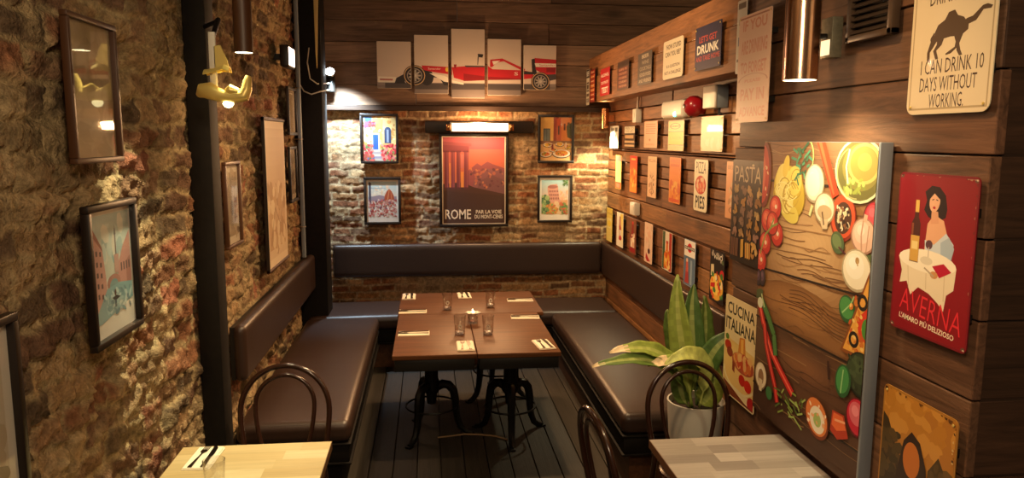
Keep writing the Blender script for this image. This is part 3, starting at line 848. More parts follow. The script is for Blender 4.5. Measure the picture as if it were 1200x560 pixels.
panels = [(-.452, -.147, 2.438, 2.853, 'leftmost of five canvas panels of a red racing car, showing the front wing'),
          (-.118, .189, 2.392, 2.914, 'second from left of five racing car canvas panels, with the front wheel'),
          (.217, .523, 2.356, 2.973, 'tallest, middle one of five canvas panels of a red racing car, with the cockpit'),
          (.549, .858, 2.383, 2.890, 'fourth from left of five racing car canvas panels, with the engine cover'),
          (.882, 1.186, 2.437, 2.840, 'rightmost of five racing car canvas panels, with the rear wing and wheel')]
for x0, x1, z0, z1, lab in panels:
    w, h = x1-x0, z1-z0
    mb = MB(); mb.box(-w/2, w/2, -.03, 0, -h/2, h/2, r=.004, seg=2, col=H('cdbba8'))
    a = Art(w, h, .006); car(a, x0, x1, z0, z1); a.put(mb, -.03)
    o = mb.build('canvas_picture', M['canvas'], None, ((x0+x1)/2, REAR_Y-.003, (z0+z1)/2), 0, smooth=False)
    tag(o, lab, 'picture', 'panels of the racing car picture')

# --- the framed pictures on the rear brick
def art_blue_door(a):
    a.rect(0, 0, 1, 1, H('e0b368')); a.rect(0, 0, .32, 1, H('d9c8a8')); a.grad(.0, .0, .3, .12, H('86a6c8'), H('b8c4cc'), 4)
    a.poly([(.30, .0), (.62, .0), (.58, .7), (.30, .8)], H('dfa75a')); a.poly([(.62, 0), (1, 0), (1, .7), (.58, .7)], H('e7c27c'))
    a.dabs(.05, .02, .95, .7, [H('e8c98e'), H('d69a52'), H('efdcb0'), H('cf8e4c')], 60, .05, 3)
    a.rect(.08, .03, .28, .14, H('3f5f9c')); a.poly([(.05, .14), (.38, .12), (.40, .24), (.08, .26)], H('8a3f3a')); a.dabs(.04, .12, .40, .25, [H('b8323a'), H('7a4a7a'), H('c85a52')], 26, .035, 5)
    a.rect(.28, .38, .50, .74, H('e9dcc0')); a.rect(.31, .41, .47, .74, H('2f5aa8')); a.rect(.385, .41, .395, .74, H('1d3a78'))
    a.ell(.75, .33, .10, .09, H('3a4a6c')); a.rect(.65, .32, .85, .60, H('34405e')); a.rect(.72, .30, .78, .58, H('8a92a4')); a.rect(.6, .6, .9, .64, H('c99a5c'))
    for k in range(5): a.poly([(.30-k*.02, .74+k*.05), (.58+k*.04, .74+k*.05), (.62+k*.04, .79+k*.05), (.28-k*.02, .79+k*.05)], H(['c9b8a6', 'a99a98', 'd2c2ae', '9c90a0', 'c4b4a4'][k]))
    a.dabs(.55, .62, 1, .98, [H('c2262e'), H('e04848'), H('7d8a4a'), H('e88a7a'), H('9a1e2a')], 70, .05, 7); a.dabs(0, .64, .30, .92, [H('c8343a'), H('e8685a'), H('5d7a46'), H('d88a7c')], 45, .05, 8); a.dabs(.0, .86, .35, 1, [H('d05a4a'), H('6a6a8a'), H('b04a3c')], 30, .05, 9)
def art_dome(a):
    a.grad(0, 0, 1, .45, H('b8d0d0'), H('f0d9bc'), 8); a.dabs(.1, .15, .7, .38, [H('f4e6cc'), H('f0cfa8'), H('e8dcc8')], 24, .08, 3, .5)
    a.rect(0, .42, 1, .52, H('8a93a4')); a.poly([(0, .45), (.4, .38), (.7, .44), (1, .42), (1, .55), (0, .55)], H('a08a92'))
    a.rect(.02, .05, .10, .6, H('4a4a58')); a.poly([(0, .08), (.06, 0), (.13, .08)], H('5a4a50')); a.rect(.10, .18, .62, .20, H('9fb0b4'))
    a.poly([(.56, .52), (.58, .40), (.65, .28), (.74, .20), (.83, .28), (.90, .40), (.92, .52)], H('b5522e')); a.poly([(.74, .20), (.76, .20), (.70, .52), (.66, .52)], H('d98a5c')); a.poly([(.80, .25), (.84, .52), (.81, .52)], H('d98a5c'))
    a.rect(.715, .10, .765, .21, H('d8cdbc')); a.rect(.56, .52, .92, .64, H('c9907c'))
    a.dabs(0, .52, 1, 1, [H('c05a4e'), H('d98a80'), H('a8484a'), H('e3b0a0'), H('8a5a66'), H('d06a5a'), H('e9c4b4')], 170, .05, 5, .6)
def art_table(a):
    a.rect(0, 0, 1, 1, H('c98a4a')); a.rect(0, 0, .42, .56, H('d9a85a')); a.rect(.10, .26, .32, .56, H('4a4e4c')); a.rect(.12, .28, .20, .55, H('6a706c')); a.rect(.22, .28, .30, .55, H('6a706c'))
    a.poly([(.42, 0), (.58, 0), (.58, .56), (.42, .56)], H('8a3a2a')); a.poly([(.52, .05), (.7, 0), (.7, .55), (.52, .55)], H('b5502e')); a.poly([(.66, 0), (1, 0), (1, .58), (.66, .56)], H('d07c3e'))
    a.rect(.74, .15, .80, .30, H('5a2a20')); a.rect(.86, .12, .93, .30, H('5a2a20')); a.rect(.56, .2, .61, .4, H('4a2820')); a.poly([(.82, .2), (1, .12), (1, .5), (.86, .46)], H('4a4a32'))
    a.rect(0, .54, 1, .64, H('8a6248')); a.poly([(0, .62), (1, .60), (1, 1), (0, 1)], H('e0b074'))
    for cx, cy, r in ((.25, .64, .16), (.62, .63, .14), (.18, .86, .20), (.68, .84, .30), (.42, .76, .13), (.9, .7, .12)):
        a.ell(cx, cy, r, r*.34, H('5a4438')); a.ell(cx, cy-.01, r*.92, r*.3, H('e8dcc8')); a.ell(cx, cy-.015, r*.68, r*.22, H('d88a32')); a.dabs(cx-r*.5, cy-.05, cx+r*.5, cy+.03, [H('c23a24'), H('e8c24a'), H('6a7a34')], 9, .035, int(cx*100), .6)
    a.rect(.36, .62, .42, .74, H('7a2a24')); a.rect(.80, .58, .84, .68, H('e9dcc8'))
def art_arena(a):
    a.grad(0, 0, 1, .75, H('a9cdd0'), H('f3b48c'), 10); a.dabs(.4, .35, 1, .65, [H('f4b992'), H('f0a884'), H('f7cfae')], 26, .09, 3, .5)
    a.poly([(.0, .62), (1, .58), (1, 1), (0, 1)], H('d8a070'))
    a.poly([(.22, .22), (.32, .14), (.58, .12), (.62, .20), (.66, .50), (.72, .60), (.70, .66), (.28, .66)], H('d89a86'))
    a.ell(.42, .20, .19, .05, H('a8695c'))
    for r in range(3):
        for k in range(6): a.ell(.30+k*.062+r*.012, .33+r*.105, .018, .034, H('8a5048'))
    a.poly([(.5, .62), (.62, .62), (.9, 1), (.35, 1)], H('e8c49a'))
    a.dabs(0, .45, .26, 1, [H('6a8a5a'), H('86a468'), H('4e6e4a'), H('a8b878')], 60, .07, 5); a.dabs(.2, .7, .6, 1, [H('7a9a5c'), H('d8a04a'), H('98a85a'), H('c87a4a')], 40, .06, 6); a.dabs(.68, .68, 1, 1, [H('6a8a52'), H('d07048'), H('8a9a58'), H('b5543c')], 40, .06, 7); a.dabs(.82, .02, 1, .16, [H('5a7a4a'), H('7a9458')], 16, .04, 8)
framed('framed painting of a blue door and red flowers on the rear brick', 'rear', -.445, 1.984, .345, .452, .022, 'frame', W_, art_blue_door)
framed('framed white-mounted print of a red cathedral dome, lower left on the rear brick wall', 'rear', -.427, 1.413, .338, .440, .024, 'frame', H('efe4d4'), art_dome, mount=(.06, .05, .13))
framed('framed painting of a street table set with pizzas on the rear brick', 'rear', 1.193, 1.986, .345, .452, .024, 'frame', W_, art_table)
framed('framed white-mounted print of a ruined arena, lower right on the rear brick wall', 'rear', 1.188, 1.423, .334, .448, .022, 'frame', H('efe4d4'), art_arena, mount=(.07, .06, .14))
# --- tall travel poster
def art_rome(a):
    a.grad(0, 0, 1, .62, H('b65a5e'), H('d87a4a'), 14); a.rect(0, 0, 1, .14, H('a85058'))
    a.poly([(0, .58), (1, .56), (1, 1), (0, 1)], H('5b3a2e'))
    a.poly([(.30, .42), (.42, .38), (.55, .30), (.62, .33), (.72, .28), (.80, .31), (1, .36), (1, .6), (.3, .6)], H('96545a'))
    a.poly([(.52, .44), (.7, .36), (1, .40), (1, .64), (.45, .66)], H('8a5a60')); a.poly([(.60, .5), (.8, .44), (1, .5), (1, .7), (.5, .7)], H('7d5458'))
    a.dabs(.45, .36, 1, .58, [H('b56a5a'), H('7a4a52'), H('c47e5c'), H('6a4048')], 50, .022, 4)
    a.poly([(0, .54), (.3, .52), (.5, .58), (1, .66), (1, 1), (0, 1)], H('4f3329'))
    a.poly([(0, .08), (.42, .10), (.42, .17), (0, .17)], H('7d3a42')); a.poly([(0, .05), (.46, .075), (.46, .105), (0, .09)], H('8c444a'))
    for x, w, c in ((.02, .07, '7a3840'), (.13, .06, '84404a'), (.22, .06, '733640'), (.34, .07, '7d3c46')):
        a.rect(x, .16, x+w, .60, H(c)); a.rect(x+w*.62, .16, x+w*.8, .60, H('9a5458')); a.rect(x-.01, .155, x+w+.01, .175, H('6a3038')); a.rect(x-.01, .58, x+w+.01, .605, H('5a3034'))
    a.rect(.10, .30, .125, .58, H('e08a4a')); a.rect(.285, .20, .335, .36, H('c27068')); a.rect(.285, .40, .335, .58, H('e0904c'))
    a.poly([(0, .62), (1, .68), (1, 1), (0, 1)], H('493026'))
    a.text('ROME', .24, .895, .42, .115, H('f0e2c8'), .012); a.text('PAR LA VOIE', .74, .868, .42, .045, H('f0e2c8'), .012); a.text('DU MONT-CENIS', .74, .925, .46, .045, H('f0e2c8'), .012)
framed('tall dark-framed travel poster lettered ROME with ruins at sunset, under the glowing heater', 'rear', .421, 1.600, .645, .872, .026, 'frame', H('efe0c8'), art_rome, depth=.02, group=None, mount=.018, glass=False)

# --- left wall
def art_canal(a):
    a.grad(0, 0, 1, .6, H('bcd3cc'), H('d8dcca'), 8); a.dabs(.2, .1, .8, .4, [H('cfe0d8'), H('e4e6d6'), H('aac8c6')], 20, .12, 3, .6)
    a.poly([(0, .02), (.12, .14), (.28, .30), (.34, .62), (.34, .78), (0, .95)], H('d8a89a')); a.poly([(0, .02), (.12, .14), (.28, .30), (.29, .34), (0, .12)], H('a87468'))
    for r in range(5):
        for k in range(3): a.rect(.03+k*.09, .30+r*.10+k*.015, .07+k*.09, .35+r*.10+k*.012, H('6a5a58'))
    a.poly([(1, .20), (.80, .34), (.66, .50), (.62, .70), (1, .72)], H('cf9c90')); a.poly([(1, .45), (.86, .50), (.86, .72), (1, .74)], H('b88478'))
    for k in range(4): a.rect(.72+k*.07, .50, .755+k*.07, .58, H('6f5c5a'))
    a.rect(.60, .20, .63, .58, H('7a7270')); a.poly([(.59, .21), (.615, .12), (.64, .21)], H('5f6a68')); a.rect(.56, .40, .68, .58, H('c9a498'))
    a.ell(.52, .66, .17, .08, H('b98a7c')); a.ell(.52, .69, .11, .065, H('86a8a8'))
    a.poly([(.34, .70), (.66, .68), (1, .72), (1, .88), (.18, 1), (0, 1), (0, .95)], H('8fb8bb')); a.dabs(.25, .74, .95, .95, [H('a8cccc'), H('7aa4aa'), H('c4dcd8'), H('6e949c')], 50, .06, 5, .4)
    a.poly([(.44, .80), (.56, .79), (.66, .82), (.52, .84)], H('2f3a40')); a.ell(.53, .76, .022, .035, H('5a4038')); a.rect(.50, .83, .55, .90, H('4a6a74'))
framed('dark-framed watercolour of a canal, lower of the two pictures on the near left brick', 'left', 2.533, 1.563, .378, .452, .022, 'frame', H('e6e6da'), art_canal, depth=.026, mount=(.05, .045, .12), off=.02)
def art_pale(a):
    a.rect(0, 0, 1, 1, H('a08c6a')); a.dabs(0, 0, 1, 1, [H('a8946f'), H('98845f'), H('a48f6c')], 60, .1, 3, 2.0)
framed('brown-framed picture behind reflecting glass, upper of the two on the near left brick', 'left', 2.478, 2.137, .34, .44, .017, 'frame_brown', H('a08c6a'), art_pale, depth=.024, off=.02)
def art_sketch(a):
    a.rect(0, 0, 1, 1, H('c9bda6')); a.rect(.1, .1, .9, .9, H('8e7d66')); a.dabs(.1, .1, .9, .9, [H('a8977c'), H('6f5f4c'), H('b9a88c')], 30, .1, 2)
framed('framed picture at the very bottom left corner on the near left brick', 'left', 1.715, 1.32, .42, .50, .022, 'frame', H('d8d0c0'), art_sketch, depth=.026, mount=.10, off=.02)
framed('brown-framed pale picture on the left brick, half hidden by the dark post', 'left', 4.06, 1.645, .30, .45, .018, 'frame_brown', H('c9b89c'), art_sketch, off=.02)
framed('narrow dark-framed picture seen edge-on, upper of two beside the pale pipe', 'left', 5.90, 2.19, .34, .36, .022, 'frame', H('8a7458'), art_pale, off=.02)
framed('narrow dark-framed picture seen edge-on, lower of two beside the pale pipe', 'left', 5.85, 1.715, .30, .42, .022, 'frame', H('8a7458'), art_sketch, off=.02)
t = thing('hanging_scroll', 'tall pale hanging scroll on the left brick wall above the left back cushion', 'scroll', *wall_frame('left', 5.12, 1.63, .035))
t.rotation_euler = (math.radians(0), 0, PI/2)
mb = MB(); mb.box(-.325, .325, -.012, -.006, -.48, .48, col=H('d8c4a4')); a = Art(.65, .96, 0)
a.rect(.04, .06, .96, .94, H('cdb594')); a.grad(.10, .12, .90, .88, H('c9b090'), H('b8946c'), 8)
a.dabs(.1, .45, .9, .88, [H('b9966e'), H('c4a884'), H('a98660'), H('d2bc98')], 60, .08, 4); a.line([(.2, .8), (.4, .6), (.62, .72), (.85, .55)], .012, H('8a6848'))
a.put(mb, -.012); mb.build('painted_sheet', M['paper'], t, smooth=False)
for zz, nm in ((.48, 'top_rod'), (-.485, 'bottom_rod')): MB().tube([(-.335, -.009, zz), (.335, -.009, zz)], .012, 10).build(nm, M['frame_brown'], t)
MB().box(-.335, -.325, -.02, 0, -.49, .49).build('side_batten', M['frame'], t)

# ------------------------------------------------------------------ signs on the soffit board
def rows(a, specs, col=None):
    for body, cy, w, h, c in specs: a.text(body, .5, cy, w, h, c, .015)
def s1(a):
    a.rect(0, 0, 1, .24, H('3a2a22')); a.text('BEER', .5, .12, .8, .14, W_, .02); a.rect(.12, .36, .88, .62, H('4a3a30')); a.rect(.2, .40, .8, .58, H('d8ccb4')); a.rect(.26, .43, .74, .55, H('5a4638'))
    a.rect(.1, .68, .9, .76, H('6a5644')); a.rect(.1, .82, .9, .92, H('5a4638')); a.text('BAR', .5, .87, .6, .07, W_)
def s2(a):
    for k in range(7): a.rect(.08, .04+k*.135, .92, .145+k*.135, H(['b5402a', 'd8622e', 'c24a2a', 'e07a3a', 'd86a32', 'c24a2a', 'b03a28'][k])); a.rect(.2, .08+k*.135, .8, .105+k*.135, H('f0c89a'))
def s3(a):
    a.text('ALCOHOL', .5, .25, .84, .12, W_, .02); a.text('DO NOT', .5, .52, .76, .11, W_, .02); a.text('TEST', .5, .80, .7, .22, W_, .03)
def s4(a):
    a.rect(0, 0, 1, .2, H('3a2418'))
    for k in range(5): a.rect(.1, .24+k*.145, .9, .35+k*.145, H('8a3a2c')); a.text(['LIFE IS', 'TOO SHORT', 'TO DRINK', 'CHEAP', 'WINE'][k], .5, .295+k*.145, .66, .07, H('d8b890'))
def s5(a):
    for k in range(5):
        c = H('c9b79a') if k in (0, 3, 4) else H('a89880')
        a.text(['BEER', 'WINE', 'COCKTAILS', 'GOOD FOOD', 'AND FRIENDS'][k], .55, .12+k*.19, [.5, .5, .8, .8, .9][k], .115, c, .02)
def s6(a):
    c = H('4a3524'); a.text("'HOW STUPID", .52, .17, .74, .13, c, .02); a.text("CAN YOU BE?'", .5, .36, .78, .13, c, .02); a.text('IS A QUESTION', .52, .68, .66, .09, c, .02); a.text('NOT A CHALLENGE', .5, .84, .82, .09, c, .02)
def s7(a):
    a.text("LET'S GET", .5, .30, .68, .15, H('c2483c'), .02); a.text('DRUNK', .5, .535, .84, .21, W_, .03); a.text('AND TAKE HOME', .5, .74, .92, .12, H('b8403a'), .02)
def s8(a):
    a.rect(.1, .04, .9, .12, H('6a5a48')); a.rect(.2, .5, .8, .62, H('3a4a7a')); a.text('IN', .5, .3, .5, .08, H('5a4a3c')); a.rect(.1, .8, .9, .84, H('7a6a58'))
g = 'joke signs along the soffit board'
metal_sign('narrow cream and brown sign at the far corner end of the soffit', 'pier', 7.00-.09, 2.462, .13, .325, H('d9cbb0'), s1, group=g, off=.010)
metal_sign('narrow sign of orange stripes, second from the corner on the soffit board', 'pier', 6.715, 2.463, .20, .295, H('7a2a1c'), s2, group=g, off=.010)
metal_sign('red sign with white lettering ending in TEST on the soffit board', 'pier', 6.235, 2.464, .33, .225, H('b81e28'), s3, group=g, off=.010)
metal_sign('brown sign with five dull red bands on the soffit board', 'pier', 5.650, 2.472, .335, .215, H('5a3a28'), s4, group=g, off=.010)
metal_sign('dark grey sign with stacked pale words on the soffit board', 'pier', 5.075, 2.472, .33, .215, H('5a4f46'), s5, group=g, off=.010)
metal_sign('cream sign with two pairs of brown lines about a question, on the soffit board', 'pier', 4.477, 2.476, .37, .232, H('e3d2b2'), s6, group=g, off=.010, rad=.02)
metal_sign('navy sign lettered DRUNK in large cream capitals', 'pier', 3.905, 2.481, .37, .230, H('2f2c48'), s7, screws=.014, group=g, off=.010)
metal_sign('narrow whitish sign with a blue patch, behind the pink sign at the pier corner', 'pier', 3.475, 2.475, .105, .34, H('d8d0c0'), s8, off=.010)
def s9(a):
    c = H('de9474')
    a.rect(.03, .02, .97, .035, H('b5745a'))
    for body, cy, w, h in (('IF YOU', .10, .74, .10), ('ARE DRINKING', .30, .80, .13), ('TO FORGET', .49, .80, .11), ('PLEASE', .615, .5, .03), ('PAY IN', .74, .74, .11), ('ADVANCE', .90, .80, .09)): a.text(body, .5, cy, w, h, c, .03)
    a.ring(.5, .62, .46, .07, .08, H('cf9478'), 20, PI, 2*PI)
metal_sign('large pale pink sign with faded salmon lettering on the pier', 'pier', 3.283, 2.315, .335, .485, H('ecc4a8'), s9, screws=.014, off=.03)

# ------------------------------------------------------------------ signs on the board wall, top row
def r1(a):
    a.rect(.12, .10, .5, .26, H('8a8a80')); a.rect(.58, .08, .9, .26, H('6a6a60')); a.rect(.3, .38, .74, .56, H('5c5c54')); a.ell(.55, .70, .09, .05, H('8a867a')); a.text('BAR', .5, .88, .66, .10, H('4a463e'), .02)
def r2(a):
    a.rect(.0, .02, 1, .34, H('d9d2b8')); a.text('MEN TO', .5, .12, .8, .12, H('6a6250')); a.text('THE LEFT', .5, .25, .8, .09, H('8a806a')); a.rect(.08, .43, .88, .58, H('c9a578')); a.rect(.04, .68, .96, .78, H('c9ab82')); a.rect(.04, .86, .96, .95, H('d0b288'))
def r3(a):
    c = H('bb7850')
    for k in range(5): a.rect(.12, .10+k*.085, .88, .135+k*.085, c)
    a.ell(.45, .70, .07, .05, c); a.text('DRINKS', .5, .87, .6, .07, c)
def r4(a):
    a.rect(.06, .04, .94, .34, H('e0cc74')); a.ring(.45, .19, .34, .10, .18, H('5a4c26')); a.rect(.2, .17, .7, .21, H('5a4c26')); a.rect(.04, .36, .96, .38, H('6a5a2a')); a.rect(.04, .38, .96, .80, H('e8cc38')); a.rect(.04, .80, .96, .82, H('5a4c26'))
    a.text('OLD', .45, .19, .4, .06, H('e0cc74')); a.text('LAGER', .5, .58, .7, .10, H('d0b02a'))
def r5(a):
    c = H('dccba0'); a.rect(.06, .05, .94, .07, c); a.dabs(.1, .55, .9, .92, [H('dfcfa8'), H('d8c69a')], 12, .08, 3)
g = 'metal signs, top row on the board wall'
O = .022
metal_sign('bright white sign with grey motifs under the copper wall light in the far corner', 'right', 6.665, 2.006, .30, .200, H('f0eee0'), r1, group=g, off=O)
metal_sign('black sign with pale lettered bands, next to the white sign in the top row', 'right', 6.145, 2.009, .33, .182, H('3f2a20'), r2, group=g, off=O)
metal_sign('pale pink sign with faded lines of print in the top row', 'right', 5.545, 2.025, .335, .200, H('e6b089'), r3, group=g, off=O)
metal_sign('yellow label-like sign below the green-lit emergency light', 'right', 4.960, 2.016, .325, .205, H('dcc680'), r4, group=g, off=O)
metal_sign('blank cream sign with bright reflections below the white junction box', 'right', 4.312, 2.025, .345, .207, H('d8c596'), r5, screws=.014, group=g, off=O, rad=.012)
# middle row
def m1(a): a.rect(0, 0, 1, .18, H('e88a7a')); a.grad(0, .18, 1, .80, H('f4e87a'), H('f6f0b0'), 8); a.rect(0, .80, 1, 1, H('e8683a')); a.rect(.2, .84, .8, .96, H('e8987a'))
def m2(a):
    a.grad(0, 0, 1, 1, H('e0262a'), H('f0a02c'), 12); a.dabs(.1, .35, .9, .8, [H('e8862a'), H('f0b84a'), H('d8581e'), H('f4d070')], 36, .10, 5, .7); a.rect(.2, .07, .8, .12, H('f0c050'))
def m3(a):
    c = H('9a6a44'); a.text('BELLINI', .5, .10, .8, .07, c); a.line([(.3, .45), (.5, .55), (.72, .42)], .05, c); a.line([(.34, .62), (.6, .72), (.75, .66)], .09, H('4a4030')); a.dabs(.2, .4, .8, .9, [H('d8b088'), H('c08a60'), H('e0c09a')], 24, .09, 6); a.ring(.5, .85, .26, .06, .2, c)
def m4(a):
    a.grad(0, 0, 1, 1, H('e8782e'), H('ef9a3c'), 8); a.text('SPRITZ', .5, .08, .84, .06, H('d0582a')); a.rect(.1, .14, .9, .20, H('d9662a')); a.dabs(.15, .55, .9, .92, [H('f0b050'), H('e8882e'), H('d8602a')], 26, .12, 4); a.rect(.05, .90, .95, .97, H('d8522a'))
def m5(a):
    a.text('PIZZA', .5, .155, .74, .22, K, .0); a.text('PIES', .5, .825, .70, .25, K, .02); a.ell(.5, .49, .42, .19, H('d8cba4')); a.ell(.5, .49, .40, .18, H('c8301e'))
    a.dabs(.25, .38, .78, .60, [H('e0603c'), H('e8a07a'), H('b8241a'), H('e8c09a')], 34, .075, 9)
g = 'metal signs, middle row on the board wall'
metal_sign('pale yellow sign with a red foot, first from the corner in the middle row', 'right', 6.483, 1.698, .20, .297, H('f0d060'), m1, group=g, off=O)
metal_sign('red to orange sign, second from the corner in the middle row', 'right', 5.996, 1.703, .215, .302, H('d84024'), m2, group=g, off=O)
metal_sign('peach cream sign with a dark slanting stroke, in the middle row', 'right', 5.480, 1.707, .218, .308, H('ecc49a'), m3, group=g, off=O)
metal_sign('plain orange sign beside the PIZZA PIES sign in the middle row', 'right', 4.953, 1.711, .235, .313, H('e07a32'), m4, group=g, off=O)
metal_sign('cream sign lettered PIZZA PIES around a red pizza', 'right', 4.460, 1.708, .226, .320, H('efe2c0'), m5, group=g, off=O, rad=.02)
metal_sign('orange-edged sign mostly hidden behind the pier edge, level with the PIZZA PIES sign', 'right', 3.955, 1.712, .21, .318, H('e0a070'), m3, off=O)
# bottom row
def bottle(a, cx, top, bot, w, c, lab, cap):
    h = bot-top
    a.poly([(cx-w*.18, top), (cx+w*.18, top), (cx+w*.2, top+h*.32), (cx+w*.5, top+h*.48), (cx+w*.5, bot), (cx-w*.5, bot), (cx-w*.5, top+h*.48), (cx-w*.2, top+h*.32)], c)
    a.rect(cx-w*.19, top-.01, cx+w*.19, top+h*.08, cap); a.rect(cx-w*.46, top+h*.56, cx+w*.46, top+h*.86, lab)
def b1(a): a.grad(0, 0, 1, 1, H('d8b84a'), H('e8d27a'), 6); a.rect(.15, .3, .85, .6, H('e8d48a')); a.text('LIMONE', .5, .16, .8, .07, H('8a6a24')); a.ell(.5, .46, .28, .10, H('e8c83a'))
def b2(a): a.grad(.55, 0, 1, 1, H('e8c84a'), H('f0e8c8'), 6); bottle(a, .55, .12, .80, .34, H('a81e28'), H('e8ddc8'), H('8a6a3a')); a.line([(.45, .1), (.38, .4), (.55, .72)], .06, H('7a1a22')); a.ell(.6, .73, .2, .07, H('b82030'))
def b3(a): a.rect(0, 0, 1, 1, H('7d4a30')); bottle(a, .5, .08, .94, .62, H('8a1c20'), H('e8d0b4'), H('c0302a')); a.dabs(.3, .45, .75, .75, [H('f0dcc0'), H('e8c8a8'), H('d8a080')], 16, .10, 3); a.rect(.1, .84, .9, .96, H('9a2426'))
def b4(a): a.dabs(.1, .1, .9, .5, [H('e8b898'), H('e0c0a4'), H('f0d8bc')], 16, .10, 3); a.ell(.6, .70, .15, .07, H('4a1a20')); a.poly([(.25, .76), (.5, .86), (.8, .94), (.4, .97), (.2, .9)], H('b82a2a')); a.line([(.6, .62), (.66, .5), (.6, .42)], .04, H('9a6a50'))
def b5(a):
    a.rect(0, 0, .28, 1, H('3f5a3a')); a.rect(.28, 0, .70, 1, H('eadcc4')); a.rect(.70, 0, 1, 1, H('b03426')); bottle(a, .5, .25, .96, .6, H('e0782a'), H('f0b048'), H('c23a2a')); a.dabs(.3, .5, .8, .92, [H('f0a840'), H('d85a24'), H('f4d080')], 20, .10, 3)
def b6(a):
    a.rect(0, 0, 1, .36, H('efe8dc')); a.rect(0, .36, 1, 1, H('5a7088')); a.ell(.5, .17, .20, .10, H('d0202a')); a.rect(.05, .145, .95, .215, K); a.text('MARTINI', .5, .18, .78, .05, W_, .02)
    a.poly([(.22, .42), (.36, .40), (.42, .62), (.40, .95), (.16, .95), (.2, .62)], H('c8584a')); a.ell(.29, .45, .09, .04, H('e8b89a')); a.rect(.60, .42, .76, .95, H('8fa0b0')); a.poly([(.2, .7), (.44, .7), (.5, .95), (.12, .95)], H('a83a3a'))
def b7(a):
    a.text('VINO', .55, .12, .62, .10, W_, .02); a.dabs(.15, .04, .9, .22, [H('4a3a34'), H('5a6a44'), H('a89a8a')], 12, .07, 4); a.poly([(.08, .30), (.28, .28), (.30, .50), (.08, .52)], H('d8c49a'))
    a.ell(.5, .70, .46, .26, H('e0a83e')); a.ell(.45, .68, .34, .19, H('efc75a')); a.ell(.85, .42, .14, .08, H('c8242a')); a.dabs(.1, .45, .95, .92, [H('c82a26'), H('3f7a3a'), H('e8d8b0'), H('e07028')], 20, .08, 8)
    a.line([(.5, .40), (.78, .78)], .07, H('b8221e')); a.poly([(.1, .66), (.4, .62), (.4, .72), (.1, .74)], H('c02420'))
g = 'metal signs, bottom row above the right back cushion'
for lab, y, z, w, h, bg, f in (('yellow ochre sign first from the corner in the bottom row', 6.775, 1.193, .215, .312, H('d8b850'), b1),
    ('white and yellow sign with a slim red bottle in the bottom row', 6.387, 1.194, .22, .30, H('f0e4cc'), b2),
    ('dark red-brown sign with a pale-labelled bottle in the bottom row', 5.970, 1.190, .20, .288, H('8a4a34'), b3),
    ('peach sign with a dark round fruit in the bottom row', 5.523, 1.198, .205, .308, H('eccbb0'), b4),
    ('green, white and red striped sign with an orange bottle in the bottom row', 5.068, 1.204, .210, .278, H('e8d8c0'), b5),
    ('white and blue bottom-row sign with a red ball behind a black bar', 4.608, 1.194, .206, .302, H('8a98a8'), b6),
    ('black sign with yellow fruit and red peppers, nearest the pier in the bottom row', 4.142, 1.193, .218, .307, H('241c18'), b7)):
    metal_sign(lab, 'right', y, z, w, h, bg, f, group=g, off=O)

# ------------------------------------------------------------------ signs on the pier
def pasta(a):
    a.dabs(0, 0, 1, 1, [H('33271f'), H('3b2d24'), H('2d221b')], 30, .12, 2)
    a.text('PASTA', .50, .135, .84, .155, H('d8c4a4'), .0); a.ell(.66, .045, .04, .012, H('d8c4a4'))
    rd = random.Random(3); cols = [H('d8a85c'), H('c8924a'), H('e0bc78'), H('b8844a'), H('cfa468'), H('9a7a66'), H('b58a78')]
    for r in range(5):
        for k in range(4):
            cx = .15+k*.235+rd.uniform(-.02, .02); cy = .29+r*.105+rd.uniform(-.01, .01); c = rd.choice(cols)
            for q in range(7): a.ell(cx+rd.uniform(-.06, .06), cy+rd.uniform(-.03, .03), .05, .019, mixc(c, H('6a4426'), rd.uniform(0, .45)), rd.uniform(0, 3), 9)
    for k in range(6): a.rect(.06+k*.042, .77, .085+k*.042, .95, H(['9a6a4a', '86584a', '9a6a4a', '7a4e3e', 'a0724e', '86584a'][k]))
    a.poly([(.38, .77), (.47, .76), (.48, .93), (.39, .95)], H('e0b050'))
    for k in range(3): a.poly([(.52+k*.06, .79), (.57+k*.06, .78), (.59+k*.06, .93), (.54+k*.06, .94)], H(['d8a04a', 'e8bc68', 'c88e44'][k]))
    for q in range(9): a.ell(.82+rd.uniform(-.07, .07), .84+rd.uniform(-.06, .06), .05, .02, rd.choice(cols), rd.uniform(0, 3), 9)
metal_sign('dark sign headed PASTA over rows of pasta shapes, beside the large vegetable canvas', 'pier', 3.325, 1.655, .345, .487, H('30251e'), pasta, off=.012, rad=.012)
